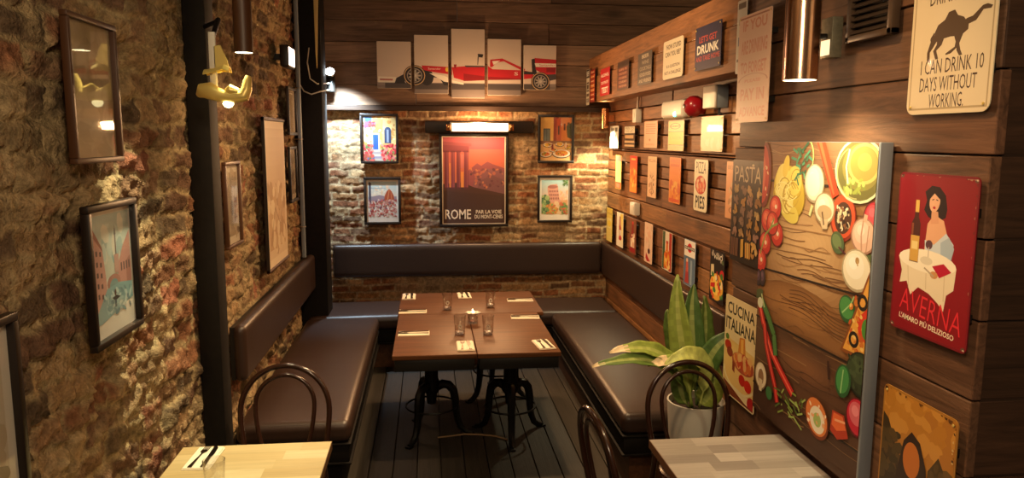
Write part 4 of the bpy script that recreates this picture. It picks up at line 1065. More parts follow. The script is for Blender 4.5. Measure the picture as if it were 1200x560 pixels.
def cucina(a):
    a.text('CUCINA', .5, .115, .84, .115, H('2a2220'), .02); a.text('ITALIANA', .5, .275, .92, .125, H('2a2220'), .02)
    a.poly([(.0, .5), (.1, .42), (.95, .46), (1, .9), (0, .86)], H('e8c47a'))
    a.ell(.14, .50, .11, .05, H('b8281e')); a.ell(.2, .56, .10, .05, H('8a1e1a')); a.ell(.10, .42, .06, .03, H('5a7a34'))
    a.poly([(.50, .36), (.66, .34), (.70, .50), (.76, .60), (.44, .58)], H('d8842e')); a.poly([(.54, .37), (.62, .36), (.62, .50), (.55, .50)], H('f0b458'))
    a.ell(.62, .60, .34, .10, H('b5523a')); a.ell(.60, .58, .28, .075, H('e09a5a')); a.dabs(.4, .53, .85, .64, [H('c83a26'), H('e8b070'), H('d8703a')], 24, .06, 3)
    a.ring(.52, .72, .52, .19, .10, H('efdfae'), 24, 0, PI); a.poly([(.3, .62), (.38, .64), (.38, .74), (.3, .72)], H('8a2a1e'))
    a.ell(.62, .76, .10, .055, H('c01e1a')); a.ell(.80, .78, .11, .06, H('d0281e')); a.ell(.92, .93, .12, .07, H('b81c20')); a.poly([(.0, .86), (.3, .90), (.7, .96), (1, .98), (1, 1), (0, 1)], H('7a3a24'))
metal_sign('cream sign lettered CUCINA ITALIANA with tomatoes and a dish, low on the pier', 'pier', 3.33, .982, .365, .498, H('ecd9aa'), cucina, off=.012, rad=.012)
def camel(a):
    c = H('4a3524'); b = H('53402c')
    a.b = (-1, -1, 2, 2)
    rr_ = .035; 
    for x0, y0, x1, y1 in ((.03, .02, .97, .03), (.03, .968, .97, .978)): a.rect(x0, y0, x1, y1, H('b9a680'))
    for x0 in (.03, .955): a.rect(x0, .02, x0+.015, .978, H('b9a680'))
    a.text('A CAMEL CAN WORK', .5, .20, .84, .075, c); a.text('10 DAYS WITHOUT', .5, .305, .80, .075, c); a.text('DRINKING', .47, .418, .50, .075, c)
    def P(pts): return [(.02+(x-.02)*1.0, .495+(y)*.242) for x, y in pts]
    # humped beast walking right, head raised
    a.poly(P([(.30, .42), (.34, .26), (.42, .18), (.46, .04), (.53, .02), (.57, .14), (.64, .20), (.70, .36), (.70, .46), (.62, .56), (.50, .54), (.40, .56), (.33, .60)]), b)
    a.poly(P([(.62, .30), (.70, .36), (.78, .32), (.85, .14), (.93, .15), (.945, .10), (.89, .05), (.84, .06), (.79, .14), (.74, .22), (.68, .24)]), b)
    a.poly(P([(.29, .40), (.34, .58), (.30, .70), (.26, .80), (.265, .97), (.23, .97), (.225, .80), (.25, .64)]), b)
    a.poly(P([(.34, .54), (.43, .52), (.40, .68), (.34, .78), (.37, .95), (.335, .96), (.30, .78), (.34, .66)]), b)
    a.poly(P([(.54, .52), (.62, .54), (.61, .70), (.63, .84), (.655, .94), (.62, .95), (.585, .84), (.575, .70)]), b)
    a.poly(P([(.58, .50), (.66, .46), (.62, .66), (.60, .76), (.52, .88), (.46, .90), (.455, .87), (.56, .76)]), b)
    a.line(P([(.30, .42), (.26, .52), (.27, .60)]), .014, b)
    a.text('I CAN DRINK 10', .53, .762, .74, .072, c, .0); a.text('DAYS WITHOUT', .50, .850, .68, .072, c, .0); a.text('WORKING.', .50, .934, .42, .070, c, .0)
metal_sign('large cream sign with a brown camel, lettered I CAN DRINK 10 DAYS WITHOUT WORKING', 'pier', 2.017, 2.36, .348, .575, H('e8dab8'), camel, screws=.022, off=.012, rad=.03)
def liqueur(a):
    a.rect(0, 0, 1, 1, H('8a1420'))
    # seated woman with dark hair and a pale wrap behind a laid table
    a.poly([(.36, .11), (.44, .07), (.54, .075), (.62, .12), (.65, .20), (.64, .25), (.54, .28), (.42, .26), (.36, .22), (.39, .16)], H('241418'))
    a.poly([(.42, .30), (.50, .24), (.62, .27), (.68, .36), (.70, .46), (.40, .47)], H('e0a884')); a.poly([(.46, .22), (.54, .22), (.56, .29), (.46, .30)], H('d89c7a'))
    a.ell(.49, .165, .065, .062, H('e3ad8a'), .2); a.line([(.455, .155), (.48, .15)], .008, H('2a1a1c')); a.line([(.505, .15), (.53, .155)], .008, H('2a1a1c')); a.ell(.488, .20, .018, .008, H('b01e2a'))
    a.poly([(.42, .10), (.52, .075), (.60, .12), (.56, .15), (.48, .115), (.42, .155)], H('241418'))
    a.poly([(.40, .40), (.52, .42), (.66, .34), (.76, .40), (.74, .50), (.42, .50)], H('c9d2dc')); a.poly([(.60, .40), (.70, .36), (.77, .42), (.74, .50), (.62, .50)], H('a8b8c8'))
    a.ell(.44, .535, .375, .075, H('f2e4cc')); a.poly([(.065, .53), (.12, .62), (.10, .70), (.20, .68), (.26, .76), (.36, .70), (.50, .72), (.62, .76), (.70, .80), (.72, .70), (.80, .66), (.815, .53)], H('ead9bc'))
    a.ell(.44, .53, .37, .068, H('f5e9d3'))
    a.line([(.20, .58), (.23, .72)], .012, H('d8c4a2')); a.line([(.45, .60), (.46, .70)], .012, H('d8c4a2')); a.line([(.68, .58), (.69, .74)], .012, H('d8c4a2'))
    a.poly([(.25, .17), (.295, .17), (.30, .27), (.33, .31), (.33, .55), (.21, .55), (.21, .31), (.245, .27)], H('4a2420')); a.rect(.248, .165, .297, .24, H('d8b05a')); a.rect(.212, .385, .328, .545, H('d0a250')); a.rect(.23, .42, .31, .47, H('e8cc8a')); a.rect(.215, .31, .24, .38, H('8a4a34'))
    a.ell(.46, .425, .045, .028, H('5a3a44')); a.line([(.46, .44), (.46, .52)], .012, H('c8b8a8')); a.ell(.44, .525, .08, .025, H('dcd0ba'))
    a.poly([(.52, .55), (.66, .52), (.76, .56), (.62, .61)], H('b81838')); a.ell(.55, .60, .05, .022, H('c8905a')); a.line([(.42, .57), (.55, .61)], .016, H('b8a48a'))
    a.text('AVERNA', .53, .820, .80, .135, H('e0303c'), -.01, .10); a.text("L'AMARO PIÙ DELIZIOSO", .49, .915, .72, .042, H('f0dfc4'), .02, .06)
    for x, y in ((.03, .015), (.97, .015), (.03, .985), (.97, .985)): a.ell(x, y, .035, .02, H('6a4a3c')); a.ell(x, y, .016, .009, H('c8b8a0'))
    a.dabs(0, .0, 1, .012, [H('a87a64'), H('5a2a22')], 20, .02, 3); a.dabs(.975, 0, 1, 1, [H('a06a58'), H('6a2a26')], 20, .012, 4)
metal_sign('red advertising plate lettered AVERNA with a dark-haired woman at a white table', 'pier', 2.02, 1.652, .345, .492, H('7a1420'), liqueur, off=.014, rad=.018)
def amber(a):
    # worn amber landscape with a plain hooded figure shape
    a.grad(0, 0, 1, .55, H('c98a34'), H('b0742c'), 10); a.dabs(.0, .0, 1, .3, [H('d09440'), H('c08230'), H('b87a30')], 40, .10, 2)
    a.poly([(0, .18), (.10, .22), (.22, .36), (.3, .42), (.3, 1), (0, 1)], H('3f3018')); a.poly([(.68, .40), (.8, .28), (1, .46), (1, 1), (.66, 1)], H('4a3818')); a.poly([(.0, .46), (1, .58), (1, 1), (0, 1)], H('33240f'))
    a.dabs(0, .25, .3, .6, [H('3a3018'), H('4f3f20'), H('5a4420')], 24, .06, 5); a.dabs(.7, .35, 1, .7, [H('5a4420'), H('4a3618'), H('6a4e24')], 24, .06, 6)
    a.poly([(.28, .50), (.34, .30), (.44, .22), (.56, .26), (.66, .40), (.72, .70), (.95, 1), (.05, 1), (.2, .76)], H('2a160c'))
    a.ell(.46, .40, .115, .115, H('c8742a')); a.poly([(.36, .62), (.48, .58), (.62, .64), (.66, .90), (.36, .90)], H('c46e26'))
    a.dabs(.0, .0, 1, .03, [H('6a4420'), H('4a2c14')], 16, .02, 3); a.dabs(.96, 0, 1, .8, [H('e0c080'), H('4a2c14')], 24, .012, 4)
metal_sign('worn amber plate with a dark hooded figure shape, below the red plate', 'pier', 2.022, .965, .345, .495, H('b07a34'), amber, off=.014, rad=.02, screws=.018)

# --- the big vegetable canvas
def veg(a):
    rd = random.Random(8)
    base = [H('8d6446'), H('9a6e45'), H('8e6138'), H('5f3f2b'), H('4a3022')]
    # board seams slope down to the near side, as printed
    seam = [(0, 0), (.14, .13), (.462, .43), (.645, .640), (.90, .88), (1.1, 1.1)]
    for k in range(5): a.poly([(0, seam[k][0]), (1, seam[k][1]), (1, seam[k+1][1]), (0, seam[k+1][0])], base[k])
    for q in range(14): a.ell(.46, .34, .56-.036*q, .25-.0165*q, mixc(H('8e6138'), H('dcb584'), q/13.0))
    for q in range(9): a.ell(.42, .55, .42-.04*q, .075-.0075*q, mixc(H('8e6138'), H('b9854f'), q/8.0))
    for q in range(7): a.ell(.48, .73, .34-.04*q, .07-.009*q, mixc(H('5f3f2b'), H('86593a'), q/6.0))
    for k in range(5):
        for q in range(26):
            f = rd.random(); u0 = rd.uniform(-.2, .8); L = rd.uniform(.2, .7); am = rd.uniform(-.012, .012)
            va = seam[k][0]+(seam[k+1][0]-seam[k][0])*f; vb = seam[k][1]+(seam[k+1][1]-seam[k][1])*f
            c = mixc(base[k], rd.choice([H('4a3020'), H('4a3020'), H('c09868'), H('3a2418')]), rd.uniform(.15, .5))
            a.line([(u0+L*i/8, va+(vb-va)*(u0+L*i/8)+am*math.sin(i*.8)) for i in range(9)], rd.uniform(.002, .006), c)
    for q in range(6):
        a.line([(.35+.05*i, .50+.012*q-(.006+.010*(6-q)/6)*math.sin(i*.55)+.002*i) for i in range(13)], .004, mixc(base[2], H('4a2c18'), .6))
    for k in (1, 2, 3, 4): a.poly([(0, seam[k][0]-.0035), (1, seam[k][1]-.0035), (1, seam[k][1]+.0035), (0, seam[k][0]+.0035)], H('24150e'))
    def F(cx, cy, rx, ry, d, m, l, rot=0.0):
        a.ell(cx, cy, rx, ry, H(d), rot); a.ell(cx, cy-.03*ry, rx*.90, ry*.90, H(m), rot); a.ell(cx-.12*rx, cy-.18*ry, rx*.62, ry*.60, mixc(H(m), H(l), .5), rot); a.ell(cx-.22*rx, cy-.30*ry, rx*.30, ry*.28, H(l), rot)
    # tomato half at the far edge, pasta nest, rosemary
    a.ell(.02, .122, .075, .118, H('7a1c18')); a.ell(.0, .12, .07, .105, H('c23a2c')); a.ell(-.02, .12, .05, .075, H('e0705a')); a.dabs(.0, .05, .06, .2, [H('f0c8a0')], 6, .010, 2)
    for cx, cy, rx, ry, c in ((.29, .17, .165, .088, 'a8862a'), (.285, .165, .155, .082, 'dcc048'), (.22, .13, .07, .055, 'f0dc78'), (.36, .19, .08, .06, 'd2b43c'), (.30, .235, .10, .035, 'e4d060'), (.25, .19, .09, .055, 'f2e288'), (.34, .13, .07, .05, 'ecd668'), (.25, .085, .03, .04, 'e8cc58')):
        a.ell(cx, cy, rx, ry, H(c), .3)
    for q in range(15): a.ring(.29+rd.uniform(-.07, .07), .17+rd.uniform(-.045, .05), rd.uniform(.05, .10), rd.uniform(.02, .05), .10, H(rd.choice(['b8962e', 'f6eaa0', 'c8a63a'])), 14, rd.uniform(0, 3), rd.uniform(3, 6))
    for q in range(26):
        x, y = .43+rd.uniform(-.09, .05), .07+rd.uniform(-.05, .05); a.line([(x, y), (x+rd.uniform(-.06, .06), y+rd.uniform(-.035, .035))], .012, H(rd.choice(['4f9a78', '3a7a58', '74b890', '2f6248'])))
    a.ring(.44, .05, .07, .06, .12, H('c4dc84'), 18, -1.3, 1.5)
    # egg, spoon of seeds, mushroom, bowl of oil
    F(.525, .131, .088, .062, 'b8a684', 'efe6d0', 'fffaf0'); a.ell(.52, .135, .055, .038, H('fbf5e4')); a.line([(.52, .20), (.50, .235)], .02, H('d8e0a0'))
    a.poly([(.53, .0), (.60, .0), (.735, .155), (.685, .17)], H('c8401f')); a.poly([(.545, .0), (.57, .0), (.70, .155), (.69, .16)], H('e86a40'))
    a.ell(.777, .222, .098, .072, H('8a2a14'), .35); a.ell(.775, .218, .09, .065, H('d0502a'), .35); a.ell(.777, .222, .065, .048, H('4a2a1a'), .35); a.dabs(.73, .19, .825, .255, [H('e0d0a8'), H('8a5a3a'), H('f0e6cc'), H('2a1a14')], 44, .010, 4)
    F(.625, .205, .088, .050, 'a8906c', 'eadcc0', 'fdf6e6'); a.poly([(.595, .205), (.665, .205), (.66, .265), (.62, .268), (.60, .25)], H('d8c09a')); a.ell(.63, .215, .06, .022, H('c8ac84')); a.line([(.61, .215), (.63, .255)], .010, H('6a4a34'))
    a.ell(.873, .080, .178, .094, H('d6dcb4')); a.ell(.873, .080, .166, .086, H('6f6a34')); a.ell(.885, .070, .135, .068, H('8f8440')); a.ell(.90, .062, .10, .050, H('a8984a')); a.ring(.905, .06, .115, .058, .16, H('c8bc6a'), 30); a.ell(.91, .055, .05, .026, H('bdae58')); a.ring(.86, .085, .15, .078, .05, H('b8b474'), 24, 1.5, 4.2)
    a.dabs(.78, .10, .92, .15, [H('a0ac4c'), H('bcc46a'), H('8a9440')], 22, .016, 5, .8); a.line([(.80, .02), (.78, .07), (.80, .12)], .012, H('e8eccc'))
    # garlic, red onion, leaf, onion, basil
    F(1.0, .205, .075, .045, '6a1020', 'c02436', 'e86a78'); F(.935, .262, .088, .052, 'a87c68', 'e4bca6', 'f6e0d0'); a.line([(.93, .215), (.92, .26), (.93, .31)], .010, H('c8987e')); a.line([(.97, .23), (.965, .27), (.96, .305)], .008, H('c8987e')); a.line([(.94, .22), (.945, .20)], .025, H('d8b298'))
    a.ell(.75, .298, .055, .032, H('4f6440'), .5); a.ell(.745, .295, .04, .02, H('6f8456'), .5); a.line([(.76, .31), (.85, .335), (.95, .34)], .009, H('5a2a34')); a.poly([(.94, .32), (1.0, .305), (1.0, .355), (.95, .36)], H('55663a'))
    F(.902, .364, .108, .062, 'b8a888', 'f2e8d0', 'fffbf0'); a.ell(.905, .335, .014, .010, H('b08a50')); a.line([(.905, .335), (.91, .35)], .008, H('c8a468'))
    a.ell(.853, .484, .062, .040, H('2a5c34'), .35); a.ell(.85, .481, .052, .031, H('4a964e'), .35); a.line([(.82, .50), (.88, .465), (.90, .44)], .007, H('9ccc8a'))
    # tomatoes on the vine
    for cx, cy in ((.164, .232), (.078, .283), (.197, .325), (.071, .368), (.03, .435), (.14, .29)): F(cx, cy, .066, .044, '6a120e', 'c8281e', 'f07a5c'); a.ell(cx+.006, cy-.004, .012, .008, H('f6dcc0'))
    a.line([(.02, .41), (.07, .335), (.14, .30), (.20, .285)], .012, H('8aa04e')); a.line([(.12, .31), (.16, .27)], .010, H('8aa04e'))
    F(.06, .495, .034, .032, '140c14', '34202e', '7a5a70'); F(.015, .50, .034, .032, '140c14', '2c1a28', '6a4a60'); a.ell(.02, .56, .06, .016, H('4a5a34'), -.4)
    # red peppers, rocket leaves, half mushroom
    for wd, c in ((.052, '3a0a0a'), (.044, 'c81e1c'), (.014, 'f06a58')): a.line([(.05, .60), (.08, .64), (.13, .69), (.20, .745), (.30, .79), (.44, .845)], wd, H(c))
    for wd, c in ((.048, '3a0a0a'), (.040, 'b81a1a'), (.012, 'e85a4c')): a.line([(.11, .66), (.14, .73), (.20, .80), (.26, .86), (.29, .912)], wd, H(c))
    for wd, c in ((.05, '22401f'), (.036, '4f8040')): a.line([(.06, .575), (.14, .62), (.22, .68), (.25, .75)], wd, H(c))
    a.ell(.05, .59, .03, .02, H('dfe4c8')); a.line([(.06, .555), (.10, .60)], .012, H('c8d49a'))
    F(.098, .858, .07, .052, '8a7250', 'e8dabc', 'f8f0dc'); a.ell(.10, .862, .032, .03, H('9a7450')); a.poly([(.08, .87), (.12, .87), (.115, .915), (.085, .915)], H('e0cfae'))
    for q in range(22):
        x, y = .42+rd.uniform(-.10, .12), .885+rd.uniform(-.05, .04); a.line([(x, y), (x+rd.uniform(-.07, .09), y+rd.uniform(-.03, .03))], .009, H(rd.choice(['8aa84a', '5a7a34', 'a4c068'])))
    a.ell(.20, .90, .035, .024, H('3f7a44'), .3)
    # pizza slice, avocado, basil, radish, sushi
    a.poly([(1.0, .352), (1.0, .62), (.825, .612)], H('8a4a1c')); a.poly([(1.0, .37), (1.0, .60), (.845, .603)], H('e8a848')); a.poly([(.93, .50), (1.0, .46), (1.0, .56), (.95, .54)], H('d8381f')); a.dabs(.88, .44, 1, .60, [H('c85a24'), H('f4d078'), H('f0b850'), H('d07a2c')], 34, .014, 6)
    for cx, cy in ((.965, .448), (.92, .563)): a.ring(cx, cy, .036, .024, .45, H('1c120e'))
    a.ell(1.0, .52, .03, .03, H('4a8a3a'))
    F(.985, .655, .105, .066, '141c10', '2c3a24', '4a5c3c'); a.dabs(.89, .61, 1, .70, [H('3a4c30'), H('24301e'), H('46583a')], 30, .012, 7)
    a.ell(.863, .70, .058, .052, H('255c30'), .25); a.ell(.86, .697, .046, .042, H('449450'), .25); a.line([(.85, .74), (.862, .665)], .008, H('9ccc8a')); a.line([(.74, .665), (.755, .72)], .018, H('3a1c14'))
    F(.985, .782, .085, .058, '6a0a1c', 'c81e3c', 'f0909c')
    a.ell(.674, .866, .105, .062, H('7a3414'), .4); a.ell(.672, .862, .095, .056, H('e08444'), .4); a.ell(.68, .870, .066, .042, H('f2ead8'), .4); a.ell(.68, .870, .034, .022, H('a8c070'), .4); a.dabs(.60, .82, .75, .90, [H('f0b078'), H('fbe8d0')], 16, .010, 3)
    a.poly([(.80, .805), (.89, .80), (.93, .86), (.85, .885), (.79, .87)], H('b83a20')); a.poly([(.81, .81), (.88, .806), (.91, .84), (.84, .86), (.80, .85)], H('e8703c')); a.line([(.82, .83), (.90, .82)], .010, H('f6b088'))
cy0, cy1, cz0, cz1 = 2.262, 3.095, .80, 1.988
w, h = cy1-cy0, cz1-cz0
(loc, rz) = wall_frame('pier', (cy0+cy1)/2, (cz0+cz1)/2, .004)
t = thing('canvas_print', 'large canvas print of vegetables, pizza and mushrooms on wooden boards', 'picture', loc, rz)
mb = MB(); mb.box(-w/2, w/2, -.042, 0, -h/2, h/2, r=.003, seg=1, col=H('6c7078')); a = Art(w, h, .002); veg(a); a.put(mb, -.042); mb.build('stretched_canvas', M['canvas'], t, smooth=False)
mb = MB(); mb.box(w/2-.006, w/2+.006, -.045, 0, -h/2, h/2, r=.003, seg=1); mb.build('grey_edge', plain('grey_edge', H('8a929c'), .4), t)['label'] = 'grey metal edging down the near side'

# ------------------------------------------------------------------ fixtures and lights
def light(name, kind, loc, energy, col, size=.05, target=None, angle=60, blend=.5, par=None):
    l = bpy.data.lights.new(name, kind); l.energy = energy; l.color = col
    if kind == 'AREA': l.shape = 'RECTANGLE'; l.size, l.size_y = size
    else: l.shadow_soft_size = size
    if kind == 'SPOT': l.spot_size = math.radians(angle); l.spot_blend = blend
    o = bpy.data.objects.new(name, l); COL.objects.link(o); o.location = loc
    if target is not None: o.rotation_euler = (Vector(target)-Vector(loc)).to_track_quat('-Z', 'Y').to_euler()
    return o
WARM = (1.0, .66, .34); AMBER = (1.0, .52, .20); SOFT = (1.0, .74, .46); YEL = (1.0, .84, .48)

M['shade_metal'] = plain('brushed_shade_metal', H('c9a488'), .2, 1.0)
def can_lamp(label, loc, r, h, mat, bulb, rod_to=3.4, e=10, ang=70, col=YEL, glow=12, group=None):
    """downlight cylinder on a thin cord"""
    t = thing('pendant_lamp', label, 'lamp', loc, 0, group)
    MB().lathe([(r, 0), (r, h), (r*.3, h+.01), (0, h+.01), (0, h+.004), (r*.94, h-.004), (r*.94, 0), (r, 0)], 40, cap=False).build('shade', M[mat], t)
    MB().lathe([(0, .001), (r*.93, .001), (r*.93, .005), (0, .005)], 32).build('bulb_face', emit('bulb_face', (*col, 1), glow), t)
    MB().tube([(0, 0, h), (0, 0, rod_to-loc[2])], .004, 8).build('cord', M['black'], t)
    light('lamp_beam', 'SPOT', (loc[0], loc[1], loc[2]-.004), e, col, r*.7, (loc[0], loc[1], 0), ang, .6)
    return t
can_lamp('polished copper cylinder pendant lamp in front of the pier, above the vegetable canvas', (1.275, 2.49, 2.198), .058, .46, 'shade_metal', None, e=36, ang=145)
can_lamp('slim brown cylinder pendant lamp beside the dark post, above the golden lamp', (-.722, 3.12, 2.328), .036, .24, 'frame_brown', None, e=30, ang=80)
can_lamp('copper pendant over the pale table', (-.82, 2.80, 2.66), .05, .30, 'copper', None, e=190, ang=50, col=(1, .90, .55))

# rear infrared heater
t = thing('infrared_heater', 'long dark wall heater with a glowing white-orange tube above the travel poster', 'heater', (.473, 6.95, 2.09))
MB().box(-.50, .50, -.035, .03, -.052, .058, r=.008, seg=2).build('housing', M['frame'], t)
MB().box(-.272, .272, -.062, -.034, -.046, .05, r=.006, seg=2).build('reflector', M['steel'], t)
MB().tube([(-.255, -.072, 0), (.255, -.072, 0)], .036, 16).build('glowing_tube', emit('heater_glow', (1, .62, .30, 1), 9), t)
for s in (-1, 1):
    MB().box(s*.29-.02, s*.29+.02, -.085, -.03, -.03, .03, r=.006, seg=1).build('end_cap', M['copper'], t)
light('heater_light', 'AREA', (.473, 6.84, 2.09), 34, (1, .55, .24), (.52, .06), (.473, 5.6, 1.75))
light('heater_spill', 'POINT', (.473, 6.74, 2.13), 22, (1, .58, .28), .05)
# square heater on the left wall
t = thing('square_heater', 'small square glowing lamp high on the left brick wall', 'heater', (-1.0, 5.62, 2.565), PI/2)
MB().box(-.12, .12, -.03, .03, -.075, .075, r=.008, seg=2).build('housing', M['frame'], t)
MB().box(-.105, .105, -.034, -.028, -.062, .062, r=.004, seg=1).build('glowing_face', emit('square_glow', (1, .70, .52, 1), 9), t)
MB().box(-.03, .03, .03, .09, -.02, .02).build('bracket', M['black'], t)
light('square_heater_light', 'AREA', (-.955, 5.62, 2.565), 10, (1, .62, .4), (.2, .12), (0, 5.4, 1.6))
# white spot by the column
t = thing('wall_spotlight', 'small dark cylinder spotlight with a dazzling white face, top left of the rear wall', 'lamp', (-.852, 6.86, 2.48))
MB().lathe([(0, -.085), (.036, -.085), (.038, -.08), (.038, .055), (.034, .06), (0, .06)], 24).build('body', M['black'], t)
X = Matrix.Translation((0, -.02, .075)) @ Matrix.Rotation(math.radians(62), 4, 'X')
MB().lathe([(0, -.02), (.036, -.02), (.041, .02), (.041, .028), (0, .028)], 24, xf=X).build('spot_head', M['steel'], t)
MB().lathe([(0, .029), (.038, .029), (.036, .033), (0, .035)], 24, xf=X).build('spot_face', emit('spot_face', (.92, .97, 1, 1), 25), t)
MB().box(-.02, .02, .02, .125, -.03, .03).build('bracket', M['black'], t)
light('spot_beam', 'SPOT', (-.80, 6.70, 2.50), 200, (.62, .83, 1.0), .03, (-.78, 7.0, 1.75), 110, .7)
# copper up-and-down light in the far right corner
t = thing('wall_light', 'copper up-and-down cylinder wall light in the far right corner under the soffit', 'lamp', (1.615, 6.78, 2.175))
MB().lathe([(.034, -.09), (.036, -.09), (.036, .09), (.034, .09), (.034, .085), (.033, 0), (.034, -.085), (.034, -.09)], 28, cap=False).build('cylinder', M['copper'], t)
MB().lathe([(0, -.01), (.033, -.01), (.033, .01), (0, .01)], 20).build('lamp_core', emit('core', (1, .86, .5, 1), 8), t)
MB().box(.03, .085, -.02, .02, -.03, .03).build('bracket', M['copper'], t)
light('corner_down', 'SPOT', (1.60, 6.70, 2.08), 60, (1, .90, .56), .03, (1.60, 6.76, 0), 130, .6)
light('corner_up', 'SPOT', (1.60, 6.74, 2.27), 3, (1, .84, .44), .02, (1.60, 6.74, 3), 120, .6)

# golden lamp by the post
t = thing('golden_lamp', 'golden curved-arm ornament lamp hanging in front of the dark post', 'lamp', (-.795, 3.10, 2.165))
mb = MB()
mb.tube([(-.105, .01, -.005), (-.085, 0, .012), (-.055, -.01, .012), (-.02, -.015, -.004), (.02, -.015, -.012), (.055, -.012, -.008), (.072, -.01, -.006), (.084, -.008, .02), (.088, -.006, .05), (.092, -.004, .072)], [.012, .03, .034, .026, .021, .024, .026, .021, .017, .010], 14)
mb.build('curved_arm', M['brass'], t)
MB().tube([(.0, -.01, .005), (.028, -.02, .018), (.055, -.02, .010)], [.010, .020, .012], 12).build('knuckle', M['brass'], t)
MB().lathe([(0, -.055), (.014, -.05), (.022, -.038), (.016, -.026), (0, -.022)], 16, xf=Matrix.Translation((.012, -.01, 0))).build('bulb', emit('gold_bulb', (1, .86, .42, 1), 5), t)
MB().box(-.056, -.030, .0, .012, .0, .24, r=.003, seg=1).build('pale_strip', M['white'], t)
mb = MB()
vs = []; fs = []
for i in range(9):
    f = i/8; yy = -.03+.06*f; zz = .075+.02*math.sin(f*PI)
    for x, dz in ((-.075, 0), (-.04, .006), (0, .02), (.022, .012)): vs.append((x, yy, zz+dz))
for i in range(8):
    for k in range(3): fs.append((i*4+k, i*4+k+1, i*4+k+5, i*4+k+4))
mb.add(vs, fs); mb.prism([(-.036, .09), (.018, .085), (.012, .13), (-.012, .19), (-.036, .185)], .0, .012)
o = mb.build('folded_shade', M['brass'], t, smooth=False); so = o.modifiers.new('thickness', 'SOLIDIFY'); so.thickness = .003
MB().tube([(-.04, .006, .22), (-.04, .10, .30), (-.10, .30, .32), (-.19, .452, .32)], .010, 10).build('support_arm', M['black'], t)

# post, column, pipe, batten, cables
MB_ = MB().box(-1.085, -.985, 3.555, 3.69, 0, 3.4, r=.006, seg=1)
tag(MB_.build('post', M['post'], None), 'dark square post standing floor to ceiling against the left brick wall', 'post')
tag(MB().box(-1.13, -.870, 6.40, 6.68, 0, 3.4, r=.008, seg=1).build('column', M['post'], None), 'broad dark column in the far left corner beside the rear bench', 'column')
t = thing('conduit_pipe', 'pale vertical pipe clipped to the left brick wall before the far column', 'pipe', (-1.012, 6.12, 1.03))
MB().tube([(0, 0, 0), (0, 0, 2.3)], .017, 12).build('pipe', M['grey'], t)
for zz in (.25, .95, 1.35): MB().tube([(-.06, 0, zz), (0, -.022, zz), (.02, 0, zz), (0, .022, zz), (-.06, .004, zz)], .005, 6).build('clip', M['steel'], t)
tag(MB().prism([(-.012, .82), (.035, .82), (.012, .30), (.0, .0), (-.008, .12)], -.012, .012).build('batten', plain('lit_batten', H('d8bc74'), .5), None, (-.90, 6.385, 2.555)), 'tapering wooden batten coloured as if lit, fixed to the top of the far left column', 'batten')  # spotlit edge: its brightness is put into the pale colour
mb = MB(); mb.tube([(-.96, 6.385, 2.72), (-.975, 6.37, 2.60), (-.955, 6.36, 2.47), (-.90, 6.37, 2.43), (-.86, 6.60, 2.45), (-.86, 6.85, 2.47)], .005, 8)
tag(mb.build('power_cable', M['white']), 'pale cable looping down the far left column to the spotlight', 'cable')
mb = MB(); mb.tube([(-1.04, 6.385, 2.42), (-1.01, 6.37, 2.37), (-.95, 6.365, 2.345), (-.875, 6.375, 2.37), (-.86, 6.70, 2.40), (-.86, 6.93, 2.42)], .005, 8)
tag(mb.build('power_cable', M['white']), 'pale cable sagging across the far left column below the spotlight', 'cable')

# boxes on the right wall
t = thing('emergency_light', 'white rounded emergency light with a green lamp under the soffit', 'emergency light', *wall_frame('right', 4.93, 2.190, 0.0))
MB().box(-.225, .225, -.075, 0, -.062, .062, r=.03, seg=4).build('diffuser', M['white'], t)
MB().lathe([(0, 0), (.018, 0), (.014, .01), (0, .014)], 12, xf=Matrix.Translation((.09, -.075, -.035)) @ Matrix.Rotation(PI/2, 4, 'X')).build('green_indicator', emit('green_led', (.1, 1, .6, 1), 3.5), t)
t = thing('fire_alarm_bell', 'round dark red alarm bell beside the emergency light', 'alarm', *wall_frame('right', 4.53, 2.195, 0.0))
X = Matrix.Rotation(PI/2, 4, 'X')
MB().lathe([(0, 0), (.05, 0), (.05, .03), (.062, .035), (.066, .05), (.06, .09), (.035, .115), (0, .12)], 32, xf=X).build('bell_gong', M['red'], t)
MB().lathe([(0, .119), (.012, .12), (.01, .128), (0, .13)], 12, xf=X).build('centre_bolt', M['steel'], t)
t = thing('junction_box', 'white junction box with grey side under the soffit near the pier', 'box', *wall_frame('right', 4.225, 2.236, 0.0))
MB().box(-.09, .09, -.07, 0, -.065, .065, r=.006, seg=1).build('grey_body', M['grey'], t)
MB().box(-.095, .092, -.084, -.068, -.065, .065, r=.006, seg=2).build('white_cover', M['white'], t)
MB().tube([(.03, -.03, -.06), (.03, -.03, -.09), (.04, -.015, -.11)], .008, 8).build('cable_stub', M['black'], t)
t = thing('switch_box', 'small white switch box with a cable, high in the far right corner', 'switch', *wall_frame('right', 5.93, 2.176, 0.0))
MB().box(-.05, .05, -.05, 0, -.055, .055, r=.006, seg=2).build('casing', M['white'], t)
MB().tube([(.0, -.02, .05), (.01, -.02, .11), (.0, -.015, .15)], .009, 8).build('cable', M['white'], t)
MB().box(-.02, .02, -.056, -.049, -.02, .02, r=.003, seg=1).build('rocker', M['white'], t)
t = thing('wall_socket', 'small white wall socket box between the middle and bottom rows of signs', 'socket', *wall_frame('right', 5.915, 1.425, 0.0))
MB().box(-.075, .06, -.05, 0, -.05, .05, r=.006, seg=2).build('casing', M['white'], t)
MB().box(-.055, .045, -.054, -.049, -.035, .035, r=.003, seg=1).build('face_plate', M['white'], t)
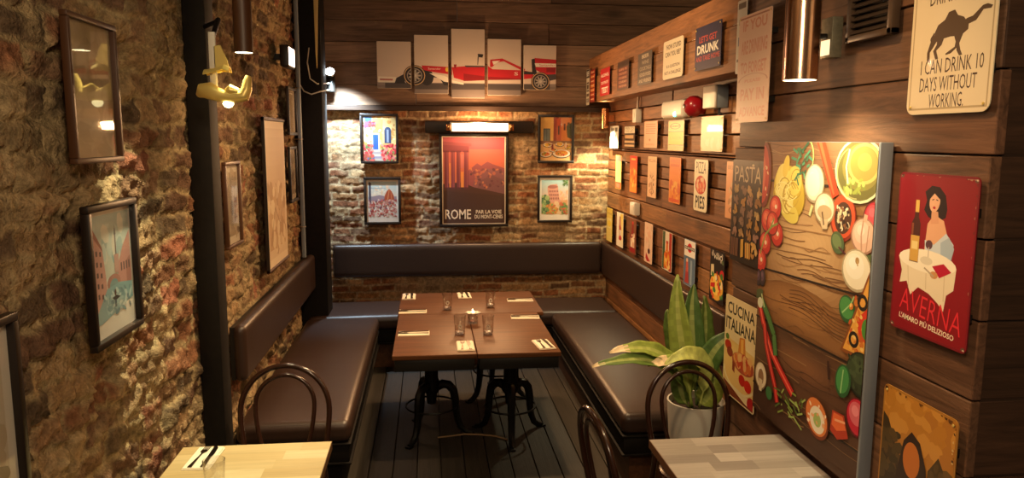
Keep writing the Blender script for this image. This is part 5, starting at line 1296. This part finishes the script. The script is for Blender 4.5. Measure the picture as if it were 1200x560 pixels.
# louvred vent and knobbed box high on the pier
t = thing('vent_grille', 'dark louvred vent grille at the top of the pier beside the camel sign', 'vent', *wall_frame('pier', 2.405, 2.43, .002))
w, h = .262, .20
mb = MB()
for b in ((-w/2, w/2, h/2-.02, h/2), (-w/2, w/2, -h/2, -h/2+.022), (-w/2, -w/2+.02, -h/2, h/2), (w/2-.024, w/2, -h/2, h/2)): mb.box(b[0], b[1], -.03, 0, b[2], b[3], r=.003, seg=1)
mb.build('frame', plain('vent_brown', H('4a3a2c'), .4), t)
mb = MB()
for k in range(7):
    z = -h/2+.035+k*.022
    mb.add([(-w/2+.015, -.026, z-.008), (w/2-.015, -.026, z-.008), (w/2-.015, -.006, z+.012), (-w/2+.015, -.006, z+.012), (-w/2+.015, -.022, z-.010), (w/2-.015, -.022, z-.010), (w/2-.015, -.002, z+.010), (-w/2+.015, -.002, z+.010)], [(0, 1, 2, 3), (4, 7, 6, 5), (0, 4, 5, 1), (2, 6, 7, 3)])
mb.build('louvres', plain('vent_dark', H('3a2f26'), .45), t, smooth=False)
MB().box(-w/2+.01, w/2-.01, -.003, .0, -h/2+.01, h/2-.01).build('backing', M['black'], t)
t = thing('knob_box', 'galvanised box with an emissive cream front and a knob beside the copper lamp', 'box', *wall_frame('pier', 2.640, 2.362, .004))
MB().box(-.039, .039, -.042, 0, -.072, .072, r=.004, seg=1).build('casing', M['galv'], t)
MB().box(-.031, .029, -.0445, -.041, -.062, -.008, r=.002, seg=1).build('cream_front', emit('cream_glow', (1, .70, .38, 1), 1.3), t)  # emissive cream panel on the lower front
MB().lathe([(0, 0), (.010, 0), (.010, .03), (.006, .036), (0, .036)], 14, xf=Matrix.Translation((.0, -.042, .006)) @ Matrix.Rotation(PI/2, 4, 'X')).build('knob', M['black'], t)

# lights of the room (ceiling spots out of view, one unseen fill point)
light('table_spot', 'SPOT', (.55, 4.35, 3.30), 290, WARM, .06, (.35, 4.35, .7), 75, .7)
light('left_track', 'SPOT', (.35, 3.2, 3.25), 230, WARM, .06, (-1.0, 4.3, 1.0), 60, .8)
light('right_track', 'SPOT', (-.2, 3.4, 3.25), 210, WARM, .08, (1.7, 5.2, 1.8), 75, .8)
light('pier_track', 'SPOT', (.2, 1.9, 3.2), 110, (1, .60, .28), .10, (1.5, 2.6, 1.2), 70, .8)
light('room_fill', 'POINT', (.1, .2, 2.7), 105, (1, .74, .46), .2)  # unseen point added to fill from the camera side
wd = bpy.data.worlds.new('world'); SC.world = wd; wd.use_nodes = True
wd.node_tree.nodes['Background'].inputs[0].default_value = (1, .62, .36, 1)
wd.node_tree.nodes['Background'].inputs[1].default_value = .10
